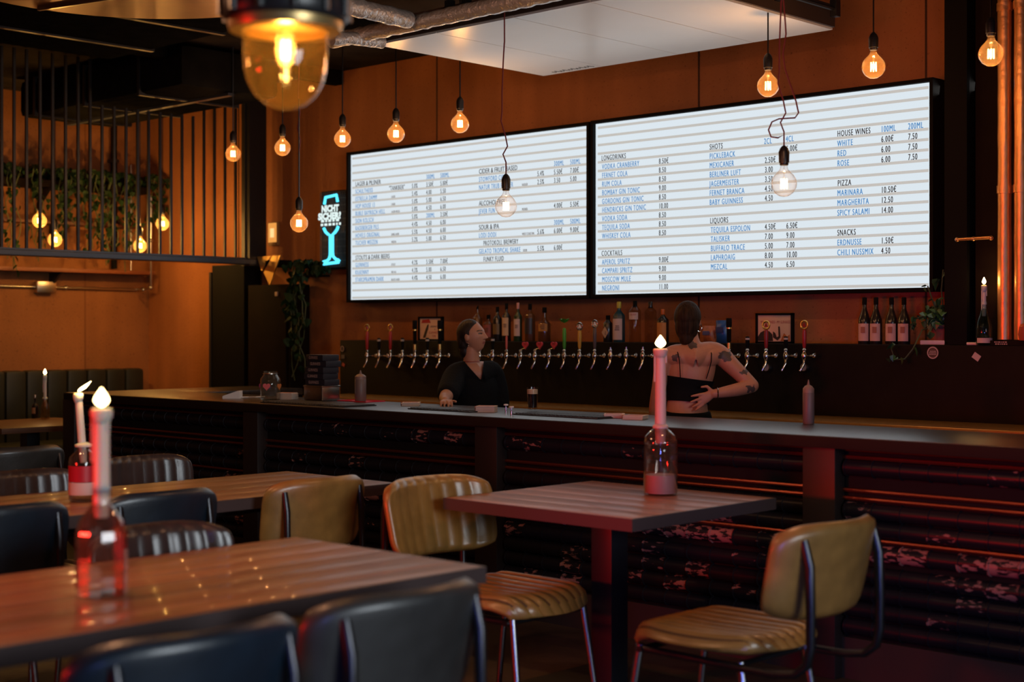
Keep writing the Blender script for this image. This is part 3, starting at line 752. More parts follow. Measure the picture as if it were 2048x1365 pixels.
TR = [.844, .673, .603, .511, .423, .349, .281, .209]
tm = MB()
rr = .0335
prof = [(-rr * math.cos(PI * k / 8) * 1.0, rr * math.sin(PI * k / 8)) for k in range(9)]
def half_round(x0, x1, ends=True):
    m_ = MB(); n = len(prof)
    xs_ = [x0, x0 + .004, x1 - .004, x1]; sc_ = [1.12, 1.12, 1, 1]
    xs_ = [x0, x0 + .007, x0 + .008, x1]
    vs_ = [(x, -b * s_, a * s_) for x, s_ in zip(xs_, sc_) for a, b in prof]
    fs = [(i * n + j, i * n + j + 1, (i + 1) * n + j + 1, (i + 1) * n + j) for i in range(3) for j in range(n - 1)]
    fs += [tuple(range(n)), tuple(reversed(range(3 * n, 4 * n)))]
    return m_.add(vs_, fs)
tile_me = half_round(-.0605, .0605).mesh('tile', M_TILE, True, 50)
cells = []
for (a, b) in zip(posts[:-1], posts[1:]):
    x0, x1 = a[1] + .01, b[0] - .01
    n = round((x1 - x0) / .123); p_ = (x1 - x0) / n
    for ri, z in enumerate(TR):
        off = (ri % 2) * .03
        for k in range(n): cells.append((x0 + (k + .5) * p_, z, p_ / .123))
cells.sort(key=lambda c: -c[0])
vis = [c for c in cells if c[0] < -2.2]; rest = [c for c in cells if c[0] >= -2.2]
for (x, z, s_) in vis[:296]:
    o = link('tile', tile_me, bar, (x, .09, z)); o.scale = (s_, 1, 1)
    wear = random.uniform(.55, 1.0) if (abs(z - .511) < .01 and random.random() < .8) else (random.uniform(.3, .8) if random.random() < .22 else random.uniform(0, .15))
    o.color = (wear, wear, wear, 1)
far = MB()
for (x, z, s_) in vis[296:] + rest:
    h_ = half_round(x - .0605 * s_, x + .0605 * s_); far.add([(v[0], v[1] + .09, v[2] + z) for v in h_.v], h_.f)
o = far.build('tile_rows', M_TILEF, bar, angle=50); o['kind'] = 'stuff'
for (a, b) in zip(posts[:-1], posts[1:]):
    for z in (.917, .886, .754, .722, .561):
        MB().tube([(a[1], .082, z), (b[0], .082, z)], .009, 8).build('moulding', M_MOULD, bar)
MB().box(XB0 + .08, XB1, .07, .09, 0, .165).build('kickplate', mat('kickplate', (.022, .014, .010), .65), bar, smooth=False)

# ------------------------------------------------------------------ back bar and tap wall
YT = 7.15
xl = at_y(680, 700, YT).x
zt = at_y(1190, 685, YT).z
bb = thing('back_bar', 'black back bar with the tap wall behind the bartenders', 'back bar', (xl, YT, 0))
MB().box(0, -1.0 - xl, 0, YW - YT - .012, .0, zt, .005).build('tap_panel', mat('black_tap_panel', (.007, .0055, .0045), .55, var=.2, spec=.12), bb)
MB().box(.12, -1.0 - xl, -.45, 0, .86, .916, .004).build('drip_counter', mat('amber_sheen_steel', (.55, .31, .10), .24, metal=.6), bb)  # amber reflection of the bulbs is put into the steel's colour
MB().box(.15, -1.0 - xl, -.38, 0, 0, .86).build('cupboard', M_MATTE, bb, smooth=False)
ST = zt   # the shelf height on top of the tap wall
def sticker(name, label, x, y, s, shape, m1, m2, txt=None, rot=0):
    q = at_y(x, y, YT - .002); k = depth(q) / F_PX
    o = thing(name, label, 'sticker', q)
    if shape == 'round':
        MB().lathe([(0, 0), (s * k, 0), (s * k, .002), (0, .002)], 24).build('print', m1, o, (0, -.001, 0), (PI / 2, 0, 0))
        MB().lathe([(s * k * .78, 0), (s * k * .92, 0), (s * k * .92, .001), (s * k * .78, .001)], 24, close=True).build('ring', m2, o, (0, -.0025, 0), (PI / 2, 0, 0))
    else:
        MB().box(-s * k, s * k, -.002, .0, -s * k * .8, s * k * .8).build('print', m1, o, (0, 0, 0), (0, rot, 0), smooth=False)
    if txt: print_lines('lettering', o, (0, -.0035, -s * k * .35), s * k * 1.2, s * k * .7, 3, m2, seed=4)
    return o
M_ST1, M_ST2, M_ST3 = mat('sticker_dark', (.08, .05, .045), .5), mat('sticker_pale', (.55, .45, .42), .5), mat('sticker_red', (.5, .1, .08), .5)
sticker('round_sticker', 'round pale-ringed sticker on the tap wall under the plant', 1866, 706, 13, 'round', M_ST1, M_ST2, 'BRAUEREI')
sticker('square_sticker', 'tilted square sticker on the tap wall under the candle bottle', 1953, 714, 8, 'square', M_ST2, M_ST1, None, .6)
sticker('round_sticker', 'round no-smoking style sticker at the left end of the tap wall', 685, 698, 6, 'round', M_ST1, M_ST2)
sticker('square_sticker', 'small grey rectangular sticker at the left end of the tap wall', 686, 714, 5, 'square', mat('sticker_grey', (.14, .12, .11), .5), M_ST2)
sticker('square_sticker', 'small colourful sticker low at the left end of the tap wall', 687, 730, 4, 'square', M_ST3, M_ST2, None, .4)

# taps
def heart_poly(s):
    return [(s * .0625 * 16 * math.sin(a) ** 3, s * .0625 * (13 * math.cos(a) - 5 * math.cos(2 * a) - 2 * math.cos(3 * a) - math.cos(4 * a))) for a in [2 * PI * k / 28 for k in range(28)]]
M_RED, M_GOLD = mat('red_handle', (.34, .018, .02), .35), mat('gold_ring', (.85, .55, .15), .3, metal=.9)
M_GRN, M_YEL = mat('green_handle', (.06, .32, .03), .4), mat('yellow_handle', (.62, .36, .05), .4)
M_HEART = mat('heart_pink', (.55, .05, .07), .5); M_PINKT = mat('heart_text', (.2, .02, .03), .5)
def tap(x, kind, label):
    q = at_y(x, 712, YT - .06); k = depth(q) / F_PX
    o = thing('beer_tap', label, 'beer tap', (q.x, YT - .0155, q.z))
    MB().tube([(0, .015, 0), (0, -.075, 0)], .011, 10).lathe([(0, -.022), (.012, -.02), (.016, -.008), (.016, .010), (.011, .018), (.009, .028), (.012, .034), (.006, .042), (0, .043)], 14, (0, -.075, 0)).build('body', M_CHROME, o)
    MB().tube([(0, -.075, -.018), (.004, -.085, -.045), (-.014, -.095, -.085)], [.009, .007, .0065], 10).build('spout', M_CHROME, o)
    MB().ball((13 * k, -.03, .0), .014, 12, 8).tube([(0, -.03, 0), (13 * k, -.03, 0)], .006, 8).tube([(13 * k, -.04, 0), (13 * k + .022, -.055, .014)], .004, 6).build('flow_lever', M_CHROME, o)
    hz = .042
    def hd(prof, m, name='handle'): MB().lathe(prof, 14, (0, -.075, hz)).build(name, m, o)
    if kind in ('red', 'yellow', 'green', 'grey'):
        H = {'red': 46, 'yellow': 46, 'green': 52, 'grey': 52}[kind] * k
        hd([(0, 0), (.006, 0), (.010, H * .1), (.013, H * .55), (.011, H * .78), (.005, H * .82), (0, H * .82)], {'red': M_RED, 'yellow': M_YEL, 'green': M_GRN, 'grey': mat('grey_handle', (.10, .075, .075), .4)}[kind])
        if kind == 'green':
            lf = MB()
            for a in range(5): leaf(lf, (0, -.075, hz + H * 1.02), .05, a * 1.25, 2.2)
            lf.build('hop_leaf', M_GRN, o, smooth=False)
        else:
            c_ = Vector((0, -.075, hz + H * .82 + .024))
            MB().tube([c_ + Vector((.022 * math.cos(a), 0, .022 * math.sin(a))) for a in [2 * PI * i / 20 for i in range(20)]], .0055, 8, closed=True).build('ring', M_GOLD if kind == 'red' else M_CHROME, o)
            MB().prism([(-.011, -.010), (.011, -.010), (0, .014)], -.004, .004, 'xz').build('emblem', M_RED if kind == 'red' else M_WHITE, o, c_, smooth=False)
    elif kind == 'tall':
        H = 46 * k + .03
        hd([(0, 0), (.008, 0), (.008, H * .22), (.013, H * .26), (.014, H * .75), (.017, H * .8), (.017, H * 1.05), (.014, H * 1.08), (0, H * 1.08)], M_MATTE)
        hd([(.0145, H * .70), (.0152, H * .70), (.0152, H * .75), (.0145, H * .75)], M_GOLD, 'band')
        hd([(.006, -.002), (.0105, .0), (.0105, H * .20), (.006, H * .21)], M_BRASS, 'ferrule')
    elif kind == 'short':
        H = 24 * k
        hd([(0, 0), (.007, 0), (.012, H * .3), (.012, H * .95), (.008, H), (0, H)], M_MATTE)
        hd([(.0122, H * .72), (.0127, H * .72), (.0127, H * .88), (.0122, H * .88)], mat('pale_band', (.45, .4, .38), .5), 'band')
    elif kind == 'slim':
        H = 28 * k
        hd([(0, 0), (.005, 0), (.008, H * .3), (.007, H * .9), (.003, H), (0, H)], mat('coral_handle', (.5, .10, .08), .4))
    elif kind == 'heart':
        MB().tube([(0, -.075, hz), (13 * k, -.075, hz + .01)], .003, 6).build('heart_pin', M_CHROME, o)
        s_ = 8.2 * k
        MB().prism(heart_poly(s_), -.004, .004, 'xz').build('heart_plate', M_HEART, o, (14 * k, -.08, hz + 9 * k))
        print_lines('lettering', o, (14 * k, -.0845, hz + 8 * k), s_ * 1.1, s_ * .7, 2, M_PINKT, seed=int(x))
    else:
        hd([(0, 0), (.006, 0), (.006, .012), (0, .014)], M_CHROME)
    return o
taps = [(740.5, 'red', 'beer tap with a red handle, leftmost of all taps'), (764, 'short', 'beer tap with short black handle, second from the left end'), (787, 'red', 'beer tap with a red handle and gold ring, third from the left end'),
        (811, 'short', 'beer tap with short black handle, fourth from the left end'), (836, 'tall', 'brass-collared beer tap with tall black handle before the left poster'), (861, 'short', 'beer tap with short black handle under the left poster'),
        (886, 'tall', 'tall black-handled beer tap just left of the woman facing right'), (965.6, 'plain', 'beer tap just right of the face of the woman in black'), (991.8, 'short', 'beer tap with gold-banded black handle below the black bottle'),
        (1019.5, 'slim', 'beer tap with slim coral handle below the white-labelled bottle'), (1047.7, 'heart', 'beer tap with the leftmost pink heart plate'), (1076.5, 'heart', 'beer tap with the middle pink heart plate'), (1105, 'heart', 'beer tap with the rightmost pink heart plate'),
        (1135, 'green', 'beer tap with green hop-leaf handle'), (1165.5, 'yellow', 'beer tap with yellow handle and silver ring'), (1195.7, 'grey', 'beer tap with grey handle and pale ring head'),
        (1227.5, 'plain', 'handleless beer tap under the diamond-labelled bottle'), (1259, 'plain', 'handleless beer tap under the clear vodka-style bottle'), (1292, 'plain', 'handleless beer tap left of the candle flame'),
        (1464, 'tall', 'tall black-handled tap right of the tattooed woman'), (1501, 'short', 'short black-handled tap between the tall tap and the right poster'), (1538.4, 'red', 'red-handled tap in front of the right poster'),
        (1577.7, 'short', 'short dark tap at the right edge of the right poster'), (1614.6, 'red', 'red-handled tap, rightmost of all taps')]
for x, kd, lb in taps:
    if kd in ('tall', 'red') and False: pass
    o = tap(x, kd, lb); o['group'] = 'beer taps on the back bar'
for x, lb in ((1535, 'round pressure gauge under the red tap before the right poster'), (1610, 'round pressure gauge under the rightmost red tap')):
    q = at_y(x, 735, YT - .01); k = depth(q) / F_PX
    o = thing('pressure_gauge', lb, 'gauge', (q.x, YT - .001, q.z))
    MB().lathe([(0, 0), (9 * k, 0), (9 * k, .02), (8 * k, .026), (7 * k, .026), (7 * k, .02), (0, .02)], 24).build('case', M_CHROME, o, (0, 0, 0), (PI / 2, 0, 0))
    MB().lathe([(0, 0), (7 * k, 0), (7 * k, .001), (0, .001)], 24).build('dial', mat('gauge_face', (.35, .28, .25), .5), o, (0, -.0205, 0), (PI / 2, 0, 0))
    MB().box(-.001, .001, -.023, -.0225, -.002, 5 * k).build('needle', M_INK, o, (0, 0, 0), (0, .7, 0), smooth=False)

# ------------------------------------------------------------------ bottles on the shelf over the taps
M_GREENG = mat('green_bottle_glass', (.012, .035, .012), .12, coat=.5)
M_DARKG = mat('dark_bottle_glass', (.012, .010, .010), .12, coat=.5)
M_AMBG = mat('amber_bottle_glass', (.10, .035, .010), .12, coat=.5)
M_BLUEG = mat('blue_bottle_glass', (.012, .05, .065), .12, coat=.5)
M_CLRG = thin_glass('clear_bottle_glass', (.80, .72, .62), .05, (.8, .7, .6), .03, 1.5)
M_PAPER = mat('paper_label', (.62, .46, .40), .6); M_CREAM = mat('cream_label', (.62, .42, .24), .6); M_LBLK = mat('label_print', (.10, .06, .05), .6); M_PRED0 = mat('label_red_print', (.35, .04, .04), .6)
def bottle(label, x, ytop, wpx, m, cap, lab=None, sh=.62, nk=.30, sq=False, pour=False, Y=7.30, ybase=None, zbase=None, lm=None, txt=None, group='bottles on the shelf over the taps', labz=(.12, .5), diamond=False, name='spirit_bottle'):
    z0 = ST if zbase is None else zbase
    q = at_y(x, ytop, Y); k = depth(q) / F_PX
    H = q.z - z0; r = wpx * k / 2
    o = thing(name, label, 'bottle', (q.x, Y, z0))
    pf = [(0, 0), (r * .94, 0), (r, H * .02), (r, H * sh), (r * .92, H * (sh + .04)), (r * .6, H * (sh + .09)), (r * nk * 1.05, H * (sh + .15)), (r * nk, H * (sh + .2)), (r * nk, H * .9)]
    if name == 'wine_bottle': pf = [(0, 0), (r * .94, 0), (r, H * .02), (r, H * .46), (r * .93, H * .54), (r * .66, H * .64), (r * .42, H * .73), (r * .35, H * .80), (r * .35, H * .9)]
    MB().lathe(pf, 8 if sq else 22).build('glass', m, o, rot=(0, 0, PI / 8) if sq else None, angle=60 if not sq else 30)
    if pour: MB().tube([(0, 0, H * .86), (0, 0, H * .93), (r * .2, -.002, H)], [r * nk * .9, r * nk * .8, r * .12], 10).build('pourer', cap, o)
    else: MB().lathe([(r * nk * 1.12, H * .84), (r * nk * 1.18, H * .85), (r * nk * 1.18, H * .99), (r * nk, H), (0, H)], 16).build('cap', cap, o)
    if lab:
        a0, a1 = labz; n = 16; R_ = r * 1.012
        if diamond:
            MB().prism([(-r * .9, 0), (0, r * 1.25), (r * .9, 0), (0, -r * 1.25)], -r * 1.03, -r * 1.0, 'xz').build('label', lab, o, (0, 0, H * .36), smooth=False)
        else:
            vs_ = []; fs = []
            for i in range(n + 1):
                a = -PI / 2 - .95 + 1.9 * i / n + .25
                vs_ += [(R_ * math.cos(a), R_ * math.sin(a), H * a0), (R_ * math.cos(a), R_ * math.sin(a), H * a1)]
                if i < n: fs.append((2 * i, 2 * i + 2, 2 * i + 3, 2 * i + 1))
            MB().add(vs_, fs).build('label', lab, o)
        ang = .38
        if txt:
            zz = H * (.33 if diamond else (a0 + (a1 - a0) * .55))
            if txt == 'IRONT': text_part('lettering', 'FRONT', o, (R_ * math.sin(ang), -R_ * math.cos(ang) - .0015, zz), r * .42, M_PRED0, .8, 1, 0, 'CENTER', (PI / 2, 0, ang))
            else: print_lines('lettering', o, (R_ * math.sin(ang), -R_ * math.cos(ang) - .0015, zz - r * .4), r * .8, r * .9, 3, M_LBLK, (0, 0, ang), seed=int(x))
    return o
bottle('slim bottle with black pourer behind the head of the woman in black', 955, 612, 20, M_AMBG, M_MATTE, pour=True)
bottle('small reddish bottle right of the face of the woman in black', 977, 630, 22, M_AMBG, M_MATTE, mat('dark_red_label', (.3, .07, .06), .6), labz=(.15, .62), txt='RUM')
bottle('black bottle with dark cap, third in the left bottle group', 995, 614, 19, M_DARKG, M_MATTE, mat('gold_dark_label', (.16, .10, .03), .5), labz=(.2, .5))
bottle('whisky bottle with slanted cream label left of the green one', 1013, 607, 18, M_DARKG, M_MATTE, M_CREAM, labz=(.15, .62), txt='MALT')
bottle('tall green bottle with large white label and pink cap', 1036, 606, 17, M_GREENG, mat('pink_cap', (.55, .25, .22), .4), M_PAPER, labz=(.14, .58), txt='DRY')
bottle('broad dark square bottle right of the tall green bottle', 1060, 608, 22, M_AMBG, M_MATTE, mat('black_label', (.03, .025, .025), .4), labz=(.2, .62), sq=True, sh=.66)
bottle('round-shouldered bourbon bottle with orange label', 1089, 615, 25, M_AMBG, M_MATTE, mat('orange_label', (.50, .24, .06), .6), labz=(.3, .52), sh=.5, txt='BOURBON')
bottle('black bottle with a cream diamond label', 1216, 631, 19, M_DARKG, M_MATTE, M_CREAM, diamond=True, sh=.68, nk=.4, txt='GIN')
bottle('blue-green square gin bottle with yellow cap', 1238, 604, 25, M_BLUEG, mat('yellow_cap', (.45, .38, .04), .4), M_PAPER, sh=.64, labz=(.06, .58), sq=True, txt='GIN')
bottle('clear cut-glass bottle with red-lettered label', 1270, 602, 24, M_CLRG, M_MATTE, M_PAPER, labz=(.55, .72), sh=.74, txt='IRONT')
bottle('clear square bottle with dark stopper left of the candle flame', 1301, 604, 25, M_CLRG, M_DARKG, None, sh=.74, sq=True)
bottle('dark bottle with orange cap behind the candle flame', 1326, 619, 24, M_DARKG, mat('orange_cap', (.6, .14, .02), .4), mat('orange_label2', (.55, .22, .05), .6), labz=(.05, .6), sh=.66)
M_WLAB = mat('wine_label', (.62, .40, .33), .6)
for x, lb in ((1729, 'leftmost of the four dark wine bottles'), (1752, 'second from the left of the four dark wine bottles'), (1783, 'third from the left of the four dark wine bottles'), (1808, 'rightmost of the four dark wine bottles, nearest the plant')):
    o = bottle(lb, x, 595, 25, M_DARKG, M_MATTE, M_WLAB, labz=(.07, .44), sh=.42, nk=.32, group='wine bottles', name='wine_bottle')
    o['group'] = 'dark wine bottles on the back bar'; k = .00275
    MB().prism([(-.010, -.012), (.014, -.012), (.014, .022), (-.010, .022)], -.0345, -.0335, 'xz').build('label_picture', mat('wine_picture', (.33, .13, .08), .6), o, (.0, -.003, at_y(1729, 662, 7.3).z - ST), (0, 0, .25), smooth=False)

# posters in frames
def poster(label, x0, x1, yt, lines, art):
    Y = 7.28; a, b = at_y(x0, yt, Y), at_y(x1, yt, Y)
    w, h = b.x - a.x, a.z - ST
    o = thing('framed_poster', label, 'poster', (a.x, Y, ST))
    f = MB()
    for bx in ((0, w, 0, .012), (0, w, h - .012, h)): f.box(bx[0], bx[1], -.012, .012, bx[2], bx[3])
    for bx in ((0, .012), (w - .012, w)): f.box(bx[0], bx[1], -.012, .012, 0, h)
    f.build('frame', M_MATTE, o, smooth=False)
    MB().box(.010, w - .010, -.002, .010, .010, h - .010).build('print', mat('poster_paper', (.78, .52, .36), .35), o, smooth=False)
    for (s, fx, fz, sz, xs, m) in lines: text_part('lettering', s, o, (w * fx, -.003, h * fz), h * sz, m, xs, 1, .0, 'CENTER')
    for nm, poly, m in art: MB().prism([(w * p_[0], h * p_[1]) for p_ in poly], -.004, -.0025, 'xz').build(nm, m, o, smooth=False)
    return o
M_PRED, M_PBLK = mat('print_red', (.42, .03, .03), .5), mat('print_black', (.03, .022, .02), .5)
poster('framed bottle poster behind the taps, left of the woman in black', 838, 886, 634,
       [('OPENING TIME', .68, .55, .11, .75, M_PBLK), ('IS', .68, .44, .09, .8, M_PBLK), ('GUINNESS', .62, .29, .15, .8, M_PRED), ('TIME', .64, .14, .14, .8, M_PRED)],
       [('bottle_print', [(.18, .12), (.28, .12), (.40, .5), (.42, .68), (.38, .68), (.30, .5)], M_PBLK), ('red_banner', [(.12, .74), (.50, .74), (.44, .9), (.16, .86)], M_PRED)])
poster('framed poster with a dark animal-like blot, right of the tattooed woman', 1513, 1587, 627,
       [('MY GOODNESS - MY GUINNESS', .52, .66, .13, .62, M_PRED)],
       [('dark_shape', [(.04, .08), (.46, .08), (.44, .30), (.36, .40), (.24, .44), (.12, .36), (.05, .22)], M_PBLK), ('dark_curve', [(.46, .2), (.58, .1), (.66, .2), (.64, .56), (.60, .56), (.61, .24), (.56, .2), (.52, .34), (.46, .4)], M_PBLK), ('orange_shape', [(.66, .08), (.92, .08), (.90, .3), (.84, .22), (.76, .34)], mat('print_orange', (.5, .14, .04), .5))])
# snack bags
def bag(label, x, yt, wpx, m, pr=None):
    q = at_y(x, yt, 7.26); k = depth(q) / F_PX; w = wpx * k / 2; h = q.z - ST
    o = thing('snack_bag', label, 'snack bag', (q.x, 7.26, ST))
    vs_ = []; fs = []; nx, nz = 8, 10
    for sd in (1, -1):
        for i in range(nz + 1):
            for j in range(nx + 1):
                a, b = j / nx * 2 - 1, i / nz
                th = .03 * (1 - a * a) ** .5 * min(1, 4 * b * (1 - b) + .05)
                vs_.append((a * w * (1 - .06 * math.sin(b * PI)), -sd * th + .002 * math.sin(j * 3 + i * 2), b * h))
    for sd in range(2):
        for i in range(nz):
            for j in range(nx):
                p_ = sd * (nx + 1) * (nz + 1) + i * (nx + 1) + j
                fs.append((p_, p_ + 1, p_ + nx + 2, p_ + nx + 1))
    MB().add(vs_, fs).build('pouch', m, o)
    MB().box(-w * .55, w * .55, -.034, -.030, h * .45, h * .7, .002).build('printed_panel', pr or M_CREAM, o)
    return o
bag('tan snack bag right of the tattooed woman’s head', 1418, 652, 30, mat('tan_foil', (.42, .16, .08), .3, var=.4, vscale=30), mat('blue_panel', (.08, .10, .25), .5))
bag('blue snack bag beside the tall black tap handle', 1445, 641, 32, mat('blue_foil', (.02, .10, .32), .28, var=.2, vscale=20), mat('navy_panel', (.02, .04, .14), .5))

# ------------------------------------------------------------------ plant and candle bottle at right end of shelf
q = at_y(1881, 683, 7.30)
o = thing('potted_plant', 'leafy trailing plant in a terracotta pot on a white tray, right of the wine bottles', 'plant', (q.x, 7.30, ST))
k = depth(q) / F_PX
MB().box(-31 * k, 31 * k, -.07, .07, 0, 9 * k, .004).build('tray', mat('lilac_tray', (.62, .52, .60), .5), o)
MB().lathe([(0, 0), (14 * k, 0), (19 * k, 26 * k), (21 * k, 26 * k), (21 * k, 31 * k), (18 * k, 31 * k), (17 * k, 24 * k), (0, 24 * k)], 20, (0, 0, 9 * k)).build('pot', mat('terracotta', (.30, .09, .05), .7), o)
st, lf = MB(), MB()
def strand(pts, nl, size=.042):
    P = [Vector((a * k, b, c_ * k)) for a, b, c_ in pts]
    st.tube(P, .004, 5)
    for i in range(nl):
        j = random.randrange(len(P) - 1); v = P[j].lerp(P[j + 1], random.random())
        leaf(lf, v + Vector((random.uniform(-.02, .02), random.uniform(-.03, .01), .01)), size * random.uniform(.7, 1.3), random.uniform(0, 6.28), random.uniform(-1.2, 1.2))
strand([(0, 0, 36), (6, 0, 70), (2, 0, 110), (10, -.02, 150)], 12)
strand([(0, 0, 36), (-10, -.02, 80), (-22, -.03, 118)], 7)
strand([(0, 0, 36), (-22, -.05, 60), (-40, -.09, 50), (-45, -.1, 30)], 12)
strand([(0, 0, 36), (16, -.04, 66), (24, -.05, 50)], 12)
strand([(0, 0, 36), (6, -.08, 50), (-4, -.12, 20)], 12)
strand([(-8, 0, 36), (-20, -.10, 30), (-24, -.18, -8), (-40, -.19, -28), (-62, -.19, -30), (-70, -.19, -6), (-66, -.19, 4)], 8, .05)
for i in range(95): leaf(lf, (random.gauss(0, 15) * k, random.gauss(-.02, .04), random.uniform(44, 82) * k), random.uniform(.028, .052), random.uniform(0, 6.28), random.uniform(-1.2, 1.2))
st.build('stem', M_STEM, o); f = lf.build('foliage', mat('plant_leaf', (.05, .13, .04), .4, var=.5, vscale=25), o, smooth=False); f['kind'] = 'stuff'

# candles in bottles
M_BOTG = thin_glass('bottle_glass', (.90, .85, .83), .04, (1.0, .80, .76), .05, 1.75, 2.1); M_BOTT = real_glass('teal_bottle_glass', (.60, .78, .76))
def flame(mb, c, h, r, lean=0.0):
    prof = [(.15, 0), (.75, .16), (1.0, .34), (.82, .55), (.45, .78), (.05, 1.0)]
    vs_ = []; fs = []; n = 12
    for rr_, zz in prof:
        for j in range(n):
            a = 2 * PI * j / n
            vs_.append((c[0] + rr_ * r * math.cos(a) + lean * zz * CS, c[1] + rr_ * r * math.sin(a) + lean * zz * SN, c[2] + zz * h))
    for i in range(len(prof) - 1):
        for j in range(n): fs.append((i * n + j, i * n + (j + 1) % n, (i + 1) * n + (j + 1) % n, (i + 1) * n + j))
    fs += [tuple(reversed(range(n))), tuple((len(prof) - 1) * n + j for j in range(n))]
    mb.add(vs_, fs)
def candle_bottle(label, pos, s, prof, ctop, cr, m, wax, lean=0.0, fl=(.045, .012), power=1.2, label_m=None, labz=None, drip=True, fill=None, tilt=0.0, facets=0):
    """prof: outer profile of the bottle in metres from its foot; ctop: height of the candle's top"""
    o = thing('candle_bottle', label, 'candle holder', pos)
    H = prof[-1][1]; rn = prof[-1][0]
    inner = [(max(.001, r_ - .0035), z_ + (.006 if z_ < .01 else 0)) for r_, z_ in reversed(prof)]
    MB().lathe(prof + inner, facets or 32).build('bottle', m, o, angle=25 if facets else 70)
    z0 = H - .07; n = 8
    pts = [(0 + tilt * i / n * CS, tilt * i / n * SN, z0 + (ctop - z0) * i / n) for i in range(n + 1)]
    c_ = MB().tube(pts, [cr * .8] + [cr * (1 - .1 * i / n) for i in range(1, n + 1)], 16)
    if drip:
        top = Vector(pts[-1])
        c_.lathe([(cr * .9, -.035), (cr * 1.25, -.02), (cr * 1.3, -.006), (cr * 1.1, 0), (cr * .5, -.004), (0, -.005)], 16, top)
        for a in ((.3, 2.2, 4.0) if tilt == 0 else ()): c_.tube([top + Vector((cr * math.cos(a), cr * math.sin(a), -.004)), top + Vector((cr * 1.02 * math.cos(a), cr * 1.02 * math.sin(a), -.05 - .02 * a))], .004, 6)
        c_.lathe([(rn * 1.12, -.010), (rn * 1.14, -.002), (cr * 1.05, .006), (cr * .7, .007)], 16, (0, 0, H))
    c_.build('candle', wax, o)
    tp = Vector(pts[-1])
    MB().tube([tp, tp + Vector((lean * .15, 0, .010))], .0012, 6).build('wick', M_MATTE, o)
    fm = MB(); flame(fm, tp + Vector((0, 0, .004)), fl[0], fl[1], lean); fm.build('flame', M_FLAME, o)
    if label_m:
        for nm, (z_a, z_b, mm) in label_m.items():
            R_ = max(r_ for r_, z_ in prof) * 1.008; vs_ = []; fs = []
            for i in range(19):
                a = -PI / 2 + .72 - 1.25 + 2.5 * i / 18
                vs_ += [(R_ * math.cos(a), R_ * math.sin(a), z_a), (R_ * math.cos(a), R_ * math.sin(a), z_b)]
                if i < 18: fs.append((2 * i, 2 * i + 2, 2 * i + 3, 2 * i + 1))
            MB().add(vs_, fs).build(nm, mm, o)
    if fill:
        R_ = max(r_ for r_, z_ in prof) - .005
        MB().lathe([(0, .008), (R_ * .95, .008), (R_, .014), (R_, fill[0]), (0, fill[0])], 28).build('wax_fill', fill[1], o)
    bulb_light(Vector(pos) + tp + Vector((lean * .5, 0, fl[0] * .6)), power, (1.0, .52, .18))
    return o

# ------------------------------------------------------------------ things on the bar worktop
def on_bar(x, y): return at_z(x, y, ZB)
q = on_bar(465, 797); k = depth(q) / F_PX
o = thing('card_reader', 'small white card reader at the left end of the bar', 'card reader', q, YAW)
MB().prism([(-17 * k, 0), (17 * k, 0), (17 * k, 15 * k), (12 * k, 15 * k), (-17 * k, 5 * k)], -.05, .05, 'xz').build('housing', mat('white_plastic', (.75, .72, .70), .4), o, smooth=False)
MB().add([(-12 * k, -.04, 7.2 * k), (9 * k, -.04, 14.4 * k), (9 * k, .04, 14.4 * k), (-12 * k, .04, 7.2 * k)], [(0, 1, 2, 3)]).build('screen', M_MATTE, o, smooth=False)
MB().tube([(17 * k, 0, .006), (30 * k, .03, .006), (45 * k, .02, .006), (60 * k, .08, .006)], .004, 6).build('cable', mat('white_plastic', (.7, .7, .7), .4), o)
q = on_bar(541, 800); k = depth(q) / F_PX
o = thing('glass_jar', 'glass tip jar with pink heart stickers on the bar', 'jar', q)
jp = [(0, 0), (18 * k, 0), (20 * k, 2 * k), (20.5 * k, 30 * k), (20 * k, 42 * k), (14 * k, 50 * k), (13 * k, 53 * k), (14 * k, 57 * k)]
MB().lathe(jp + [(max(.001, a - .003), b + (.004 if b < .01 else 0)) for a, b in reversed(jp)], 28).build('glass', thin_glass('jar_glass', (.88, .88, .85), .03, (.8, .8, .8), .02, 1.6), o)
MB().lathe([(13.2 * k, 51 * k), (15 * k, 51.5 * k), (15 * k, 53 * k), (13.2 * k, 53.5 * k)], 28, close=True).build('rim_band', M_STEEL, o)
for a, m_, s_ in ((-PI / 2 + .55, mat('heart_sticker_pink', (.75, .16, .18), .5), 8), (-PI / 2 + 1.9, mat('heart_sticker_orange', (.6, .18, .04), .5), 7), (-PI / 2 - .9, mat('heart_sticker_magenta', (.5, .05, .2), .5), 7)):
    MB().prism(heart_poly(s_ * k), -.001, .001, 'xz').build('heart_sticker', m_, o, (21 * k * math.cos(a), 21 * k * math.sin(a), 27 * k), (0, 0, a + PI / 2))
M_CARD = mat('beer_mat_card', (.68, .55, .45), .7); M_CARDR = mat('beer_mat_print', (.45, .16, .10), .6)
def coasters(label, x, y, n, rz, w=.098, h=.0022):
    q = on_bar(x, y); o = thing('beer_mat_stack', label, 'beer mats', q, rz)
    for i in range(n):
        a, b = random.uniform(-.003, .003), random.uniform(-.003, .003)
        MB().box(-w / 2 + a, w / 2 + a, -w / 2 + b, w / 2 + b, i * h + .0005, (i + 1) * h, 0).build('beer_mat', M_CARD, o, smooth=False)
    MB().box(-w * .40, w * .40, -w * .40, w * .40, n * h, n * h + .0004).build('top_print', M_CARDR, o, smooth=False)
    MB().box(-w * .5 - .0045, -w * .5 - .004, -w * .48, w * .48, .001, n * h * .98).build('side_print', M_CARDR, o, smooth=False)
    return o
